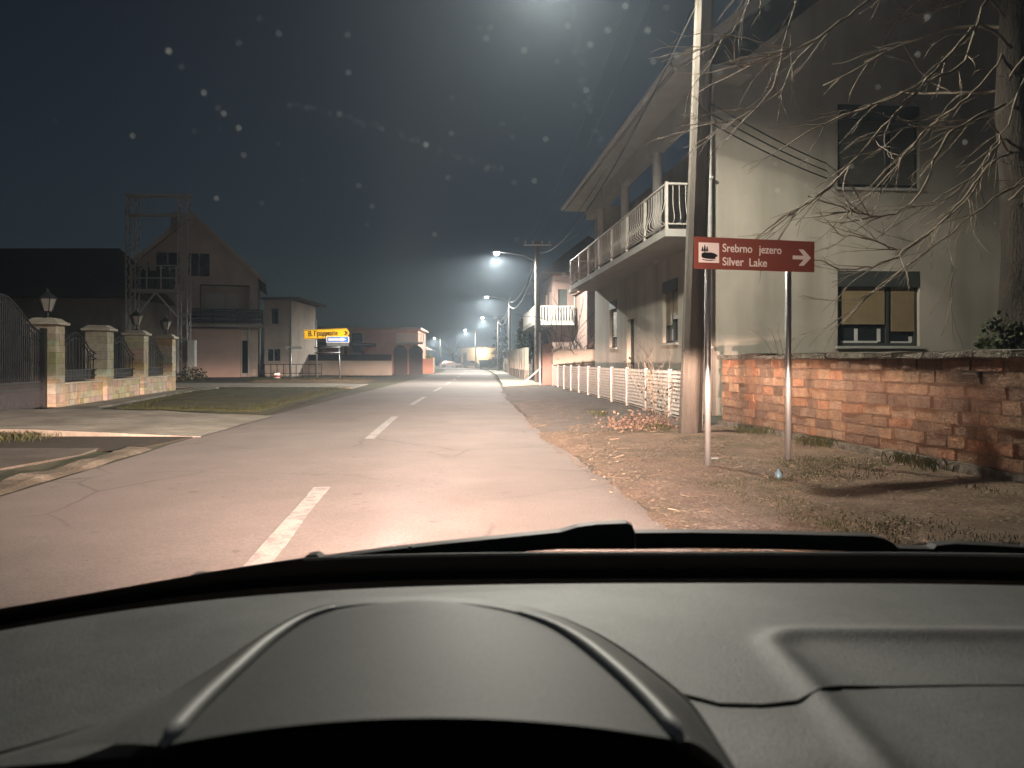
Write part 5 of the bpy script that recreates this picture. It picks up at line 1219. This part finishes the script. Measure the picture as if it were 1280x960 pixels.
# ------------------------------------------------------------------ the car we sit in
CAR = thing('car', 'black dashboard, wipers and windscreen base of the car viewed from inside', 'car', (0, 0, 0))
def sm(x, a, b):
    t = max(0, min(1, (x - a) / (b - a))); return t * t * (3 - 2 * t)
def dash_edge(X): return 1.068 - 0.165 * min(1.6, abs((X - 0.3) / 0.9) ** 4)
def corner_dist(X, Y):
    """signed distance to the passenger recess (rounded corner at X .27, Y .85)"""
    qx, qy = 0.275 - X + 0.05, Y - 0.85 + 0.05
    return math.hypot(max(qx, 0), max(qy, 0)) + min(max(qx, qy), 0) - 0.05
def dash_z(X, Y):
    z = 0.92 - 0.01 * ((X - 0.3) / 0.9) ** 2
    d = corner_dist(X, Y)
    z += 0.0045 * math.exp(-(d / 0.016) ** 2) - 0.0035 * sm(-d, -0.01, 0.07)
    z -= 0.10 * sm(0.60 - Y, 0.0, 0.2) ** 2
    e = dash_edge(X) - Y
    z -= 0.018 * (1 - sm(e, 0.0, 0.035)) ** 2
    z += 0.012 * math.exp(-((X + 0.06) / 0.22) ** 2) * sm(Y, 0.6, 0.75) * (1 - sm(Y, 0.85, 1.0))
    if Y < 0.52: z -= 0.25 * sm(0.52 - Y, 0, 0.03) * sm(0.27 - abs(X + 0.05), 0, 0.05)
    return z
b = MB(); vs = []; NX, NY = 330, 120
for j in range(NY + 1):
    for i in range(NX + 1):
        X = -0.72 + 1.95 * i / NX; Y = 0.40 + (dash_edge(X) - 0.40) * j / NY
        vs.append((X, Y, dash_z(X, Y)))
b.add(vs, [(j * (NX + 1) + i, j * (NX + 1) + i + 1, (j + 1) * (NX + 1) + i + 1, (j + 1) * (NX + 1) + i) for j in range(NY) for i in range(NX)])
dash = b.build('dashboard', M['dash'], CAR, smooth=True)
seam = [(0.118, 0.60), (0.15, 0.685), (0.184, 0.677), (0.215, 0.682), (0.245, 0.695), (0.274, 0.712), (0.31, 0.72), (0.36, 0.725), (0.50, 0.733), (0.75, 0.735)]
seam = [(0.127, 0.581), (0.153, 0.566), (0.184, 0.565), (0.212, 0.571), (0.238, 0.588), (0.258, 0.601), (0.29, 0.606), (0.36, 0.610), (0.5, 0.612)]
b = MB(); b.tube([(x, y * 1.18, dash_z(x, y * 1.18) + 0.0002) for x, y in [(s[0] * 1.18, s[1]) for s in seam]], [0.002] * (len(seam) - 3) + [0.0012, 0.0008, 0.0004], 6); b.build('seam', M['black_plastic'], dash)
# instrument hood: ruled between a left and a right rim
def hpt(px, py, drop): Y = drop * 960 / (py - 452); return Vector(((px - 640) / 960 * Y, Y, EYE - drop))
Lr = [hpt(205, 932, .24), hpt(245, 888, .238), hpt(290, 845, .236), hpt(335, 805, .235), hpt(375, 778, .2345), hpt(408, 765, .234), hpt(440, 759, .234), hpt(485, 756, .234), hpt(530, 755, .234)]
Rr = [hpt(852, 926, .24), hpt(815, 884, .238), hpt(775, 845, .236), hpt(730, 808, .235), hpt(695, 786, .2345), hpt(660, 772, .234), hpt(625, 763, .234), hpt(580, 757, .234), hpt(530, 755, .234)]
def dense(P, k=6):
    out = []
    for i in range(len(P) - 1):
        p0, p1, p2, p3 = P[max(i - 1, 0)], P[i], P[i + 1], P[min(i + 2, len(P) - 1)]
        for j in range(k):
            t = j / k; out.append(0.5 * ((2 * p1) + (p2 - p0) * t + (2 * p0 - 5 * p1 + 4 * p2 - p3) * t * t + (3 * p1 - p0 - 3 * p2 + p3) * t ** 3))
    return out + [P[-1]]
Ld, Rd = dense(Lr), dense(Rr); n = len(Ld); ns_ = 32
b = MB(); vs = []
for i in range(n):
    f_ = 1 - i / (n - 1)
    for j in range(ns_ + 1):
        s = j / ns_; p = Ld[i].lerp(Rd[i], s); p.z += 0.016 * (f_ ** 0.6) * (1 - (2 * s - 1) ** 2); vs.append(p)
c = ns_ + 1
b.add(vs, [(i * c + j, i * c + j + 1, (i + 1) * c + j + 1, (i + 1) * c + j) for i in range(n - 1) for j in range(ns_)])
hood = b.build('instrument_hood', M['hood'], CAR, smooth=True)
# flanks of the hood down to the dash
for side_, P, base in (('l', Ld, [(-80, 965), (70, 925), (180, 888), (255, 845), (315, 805), (365, 776), (405, 764), (450, 757), (530, 752)]), ('r', Rd, [(930, 985), (900, 935), (862, 880), (815, 840), (770, 808), (725, 784), (680, 768), (600, 756), (530, 752)])):
    Bs = dense([hpt(x, y, 0.292) for x, y in base]); b = MB(); vs = []
    for i in range(n):
        for j in range(9):
            s = j / 8; p = P[i].lerp(Bs[i], s); p.z = P[i].z + (Bs[i].z - P[i].z) * (s ** 1.4); vs.append(p)
    b.add(vs, [(i * 9 + j, i * 9 + j + 1, (i + 1) * 9 + j + 1, (i + 1) * 9 + j) for i in range(n - 1) for j in range(8)]); b.build('flank', M['dash'], hood, smooth=True)
    q = MB(); q.tube([p + Vector((0, 0, 0.0012)) for p in Bs[:int(n * 0.9)]], 0.0016, 6); q.build('seam', M['black_plastic'], hood, smooth=True)
    k = int(n * 0.68)
    q = MB(); q.tube([p + Vector((0, 0, 0.0015)) for p in P[:k]], [0.0062 - 0.0040 * max(0, (i / k - .5) / .5) for i in range(k)], 8); q.v = [tuple(Vector(P[i_ // 8]).lerp(Vector(v), 0.3 + 0.35 * (i_ // 8))) if i_ < 16 else v for i_, v in enumerate(q.v)]; q.build('trim_strip', M['dash_trim'], hood, smooth=True)
    q = MB(); q.tube([p + Vector((0, 0, 0.0005)) for p in P[k - 1:]], 0.0018, 6); q.build('rim', M['black_plastic'], hood, smooth=True)
# black sheet standing for the darkness of the gap under the hood's lip
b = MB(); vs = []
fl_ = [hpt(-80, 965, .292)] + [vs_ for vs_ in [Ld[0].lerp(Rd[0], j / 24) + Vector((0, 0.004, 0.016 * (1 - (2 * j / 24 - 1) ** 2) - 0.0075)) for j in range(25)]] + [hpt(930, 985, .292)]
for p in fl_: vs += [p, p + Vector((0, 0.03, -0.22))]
b.add(vs, [(2 * i, 2 * i + 2, 2 * i + 3, 2 * i + 1) for i in range(len(fl_) - 1)]); b.build('recess_sheet', M['black_plastic'], CAR)
# windscreen, its black edge band and its dust
def ws(X, t):
    """point on the curved windscreen, t = metres up the slope from its base"""
    yb = dash_edge(X) + 0.135
    return Vector((X, yb - 0.848 * t, 0.895 + 0.53 * t))
b = MB(); vs = [ws(-0.78 + 1.98 * i / 40, 0.02 + 1.1 * j / 12) for j in range(13) for i in range(41)]
b.add(vs, [(j * 41 + i, j * 41 + i + 1, (j + 1) * 41 + i + 1, (j + 1) * 41 + i) for j in range(12) for i in range(40)])
wsc = b.build('windscreen', M['windscreen'], CAR, smooth=True)
b = MB(); vs = []
for i in range(61):
    X = -0.78 + 1.98 * i / 60
    top_ = 0.075 - 0.066 * sm(-X, 0.22, 0.62)
    vs += [ws(X, -0.14), ws(X, top_)]
b.add([v + Vector((0, 0.002, 0.003)) for v in vs], [(2 * i, 2 * i + 2, 2 * i + 3, 2 * i + 1) for i in range(60)]); b.build('edge_band', M['black_plastic'], wsc)
b = MB(); b.tube([ws(-0.3 + 1.45 * i / 40, 0.076) for i in range(41)], 0.0022, 6); b.build('pale_line', M['dash_trim'], wsc, smooth=True)  # thin pale line drawn along the top of the black band
b = MB()
for i in range(60):
    X = -0.78 + 1.98 * i / 60; X2 = -0.78 + 1.98 * (i + 1) / 60
    p, q = ws(X, 0.0) + Vector((0, 0.02, -0.02)), ws(X2, 0.0) + Vector((0, 0.02, -0.02))
    b.add([p, q, q + Vector((0, 0.16, -0.03)), p + Vector((0, 0.16, -0.03)), p + Vector((0, 0.16, -0.1)), q + Vector((0, 0.16, -0.1))], [(0, 1, 2, 3), (3, 2, 5, 4)])
b.build('cowl', M['rubber'], CAR)
b = MB(); vs = []
for i in range(41):
    X = -0.62 + 1.66 * i / 40; yb = dash_edge(X) + 0.30
    for j in range(9):
        s = j / 8; vs.append((X * (1 - 0.06 * s), yb + 0.9 * s, 0.80 - 0.03 * s - 0.14 * s * s - 0.03 * ((X - .21) / .8) ** 4))
b.add(vs, [(i * 9 + j, i * 9 + j + 1, (i + 1) * 9 + j + 1, (i + 1) * 9 + j) for i in range(40) for j in range(8)]); b.build('bonnet', M['car_paint'], CAR, smooth=True)
def wp(px, py, Y=1.24): return at(px, py, Y)
def wiper(top_pts, bot_pts, Y, label=None):
    t = MB(); A = [at(x, y, Y) for x, y in top_pts]; B = [at(x, y, Y) for x, y in bot_pts]; vs = []
    for p, q in zip(A, B): vs += [p + Vector((0, -.012, 0)), p + Vector((0, .012, 0)), q + Vector((0, .014, 0)), q + Vector((0, -.014, 0))]
    m_ = len(A)
    t.add(vs, [(4 * i + k, 4 * i + (k + 1) % 4, 4 * (i + 1) + (k + 1) % 4, 4 * (i + 1) + k) for i in range(m_ - 1) for k in range(4)] + [(3, 2, 1, 0), tuple(4 * (m_ - 1) + k for k in range(4))])
    return t
w1_ = wiper([(222, 733), (236, 721), (243, 716.5), (262, 717), (320, 707.5), (378, 699), (386, 692), (398, 691), (404, 696), (480, 686), (560, 677), (640, 669), (700, 663), (722, 656.5), (745, 653.5), (782, 652), (789, 655), (792, 663)],
      [(222, 738), (236, 736), (243, 735), (262, 732), (320, 722), (378, 714), (386, 713), (398, 712), (404, 711), (480, 703), (560, 695), (640, 688), (700, 684), (722, 684), (745, 684), (782, 684), (789, 684), (792, 684)], 1.25)
w1_.build('wiper', M['rubber'], CAR)
w2_ = wiper([(793, 664), (860, 663.5), (960, 665), (1040, 667), (1085, 668), (1102, 671), (1112, 677), (1119, 684)],
      [(793, 684), (860, 683), (960, 684), (1040, 686), (1085, 688), (1102, 689), (1112, 690), (1119, 690)], 1.255)
w2_.build('wiper', M['rubber'], CAR)
w3_ = wiper([(1120, 683), (1162, 684), (1166, 679.5), (1190, 677.5), (1240, 680), (1330, 686), (1420, 694)], [(1120, 690), (1162, 691), (1166, 692), (1190, 692), (1240, 694), (1330, 699), (1420, 706)], 1.255)
w3_.build('wiper', M['rubber'], CAR)
b = MB(); b.lathe([(0.0035, -0.003), (0.003, 0.003)], 0, 0, 8); b.v = [tuple(Vector(v) + at(512, 685, 1.23)) for v in b.v]; b.build('washer_nozzle', M['milk_glass'], CAR)
# specks of dried dirt on the outside of the glass
b = MB(); specks = []
drops = [(210, 66, 9), (226, 86, 4), (254, 118, 6), (272, 137, 4), (279, 144, 6), (298, 162, 7), (304, 196, 5), (298, 56, 6), (348, 44, 5), (434, 46, 5), (435, 93, 5), (424, 144, 5), (532, 183, 6), (448, 234, 6), (465, 260, 5), (543, 295, 5), (560, 224, 5), (564, 169, 5), (608, 50, 6), (613, 37, 5), (655, 65, 7), (710, 34, 6), (738, 58, 6), (682, 176, 5), (733, 115, 6), (782, 10, 7), (810, 40, 6), (846, 72, 6), (817, 79, 5), (808, 126, 6), (760, 40, 8), (668, 228, 6), (763, 223, 5), (785, 232, 6), (643, 230, 4), (1148, 70, 6), (1160, 24, 7), (1098, 111, 6), (1065, 210, 5), (972, 240, 6), (959, 11, 5), (1207, 180, 6), (1122, 222, 5), (900, 92, 5), (970, 207, 4), (1016, 248, 5), (1008, 234, 4), (327, 256, 5), (270, 250, 6), (165, 172, 6), (740, 350, 5), (820, 330, 4), (705, 345, 5)]
for _ in range(45):
    x, y = rnd.gauss(720, 260), rnd.uniform(-10, 340); drops.append((x, y, rnd.uniform(0.8, 3.0)))
for (pts_, n__, jit_) in ((((360, 130), (450, 154), (533, 183), (630, 216)), 90, 2.5), (((714, 0), (730, 90), (742, 150), (760, 240)), 60, 4.0)):
    for _ in range(n__):
        f = rnd.random() * (len(pts_) - 1); i = int(f); f -= i
        drops.append((pts_[i][0] + (pts_[i + 1][0] - pts_[i][0]) * f + rnd.gauss(0, jit_), pts_[i][1] + (pts_[i + 1][1] - pts_[i][1]) * f + rnd.gauss(0, jit_), rnd.uniform(0.8, 2.4)))
for (x, y, s) in drops:
    # where the sight line through this spot of the glass meets the curved screen
    lo, hi = 0.05, 1.1
    for _k in range(30):
        Y = (lo + hi) / 2; p = at(x, y, Y); t_ = (p.z - 0.895) / 0.53
        if ws(p.x, t_).y > Y: lo = Y
        else: hi = Y
    p = at(x, y, Y); rad = s / 960 * Y * 0.215; el_ = rnd.uniform(0.8, 2.0)
    nrm = Vector((0, 0.53, 0.848)); u_ = Vector((1, 0, 0)); v_ = nrm.cross(u_)
    m_ = 9; ph = rnd.uniform(0, 6)
    ring = [p + nrm * 0.0015 + (u_ * math.cos(2 * math.pi * k / m_) + v_ * el_ * math.sin(2 * math.pi * k / m_)) * rad * (1 + 0.25 * math.sin(3 * k + ph)) for k in range(m_)]
    b.add([p + nrm * (0.0015 + rad * .3)] + ring, [(0, k + 1, (k + 1) % m_ + 1) for k in range(m_)])
b.build('dirt_speck', M['dust'], wsc, kind='stuff')
# dipped headlights: a flat cut-off that lifts to the right, most light just under it
def headlight(x):
    o = add_light('headlight_beam', 'SPOT', (x, 2.15, 0.66), 25000, (1.0, 0.68, 0.55), CAR, 0.06, 150, 0.1, (R(90), 0, 0))
    d = o.data; d.use_nodes = True; n = d.node_tree.nodes; l = d.node_tree.links
    em = n['Emission'] if 'Emission' in n else n.new('ShaderNodeEmission')
    tc = n.new('ShaderNodeTexCoord'); sp = n.new('ShaderNodeSeparateXYZ'); l.new(tc.outputs['Normal'], sp.inputs[0])
    def mth(op, a, b_=None, c_=None):
        q = n.new('ShaderNodeMath'); q.operation = op
        for i, v in enumerate((a, b_, c_)):
            if v is None: continue
            if isinstance(v, (int, float)): q.inputs[i].default_value = v
            else: l.new(v, q.inputs[i])
        return q.outputs[0]
    fz = mth('ABSOLUTE', sp.outputs['Z']); fz = mth('MAXIMUM', fz, 0.02)
    az = mth('DIVIDE', sp.outputs['X'], fz); el = mth('DIVIDE', sp.outputs['Y'], fz)
    cut = mth('MULTIPLY', mth('MAXIMUM', az, 0.0), 0.30)
    cut = mth('MINIMUM', cut, 0.06)
    below = mth('SUBTRACT', cut, el)                       # > 0 under the cut-off
    edge = n.new('ShaderNodeMapRange'); edge.interpolation_type = 'SMOOTHSTEP'
    l.new(below, edge.inputs['Value']); edge.inputs['From Min'].default_value = -0.02; edge.inputs['From Max'].default_value = 0.03
    bp_ = mth('MAXIMUM', below, 0.0)
    core_ = mth('EXPONENT', mth('MULTIPLY', bp_, -1 / 0.075)); wide = mth('EXPONENT', mth('MULTIPLY', bp_, -1 / 0.42))
    azc = mth('ADD', az, 0.05)
    hoth = mth('EXPONENT', mth('MULTIPLY', mth('MULTIPLY', azc, azc), -1 / 0.022))
    hot = mth('EXPONENT', mth('MULTIPLY', bp_, -1 / 0.024))
    prof_ = mth('ADD', mth('ADD', mth('MULTIPLY', core_, 1.5), mth('MULTIPLY', wide, 0.085)), mth('MULTIPLY', mth('MULTIPLY', hot, hoth), 15.0))
    azr, azl = mth('MAXIMUM', az, 0.0), mth('MINIMUM', az, 0.0)
    hor = mth('EXPONENT', mth('ADD', mth('MULTIPLY', mth('MULTIPLY', azr, azr), -1 / 0.15), mth('MULTIPLY', mth('MULTIPLY', azl, azl), -1 / 1.3)))
    st = mth('MULTIPLY', mth('MULTIPLY', prof_, hor), mth('ADD', mth('MULTIPLY', edge.outputs[0], 0.985), 0.015))
    l.new(st, em.inputs['Strength'])
headlight(-0.35); headlight(0.75)
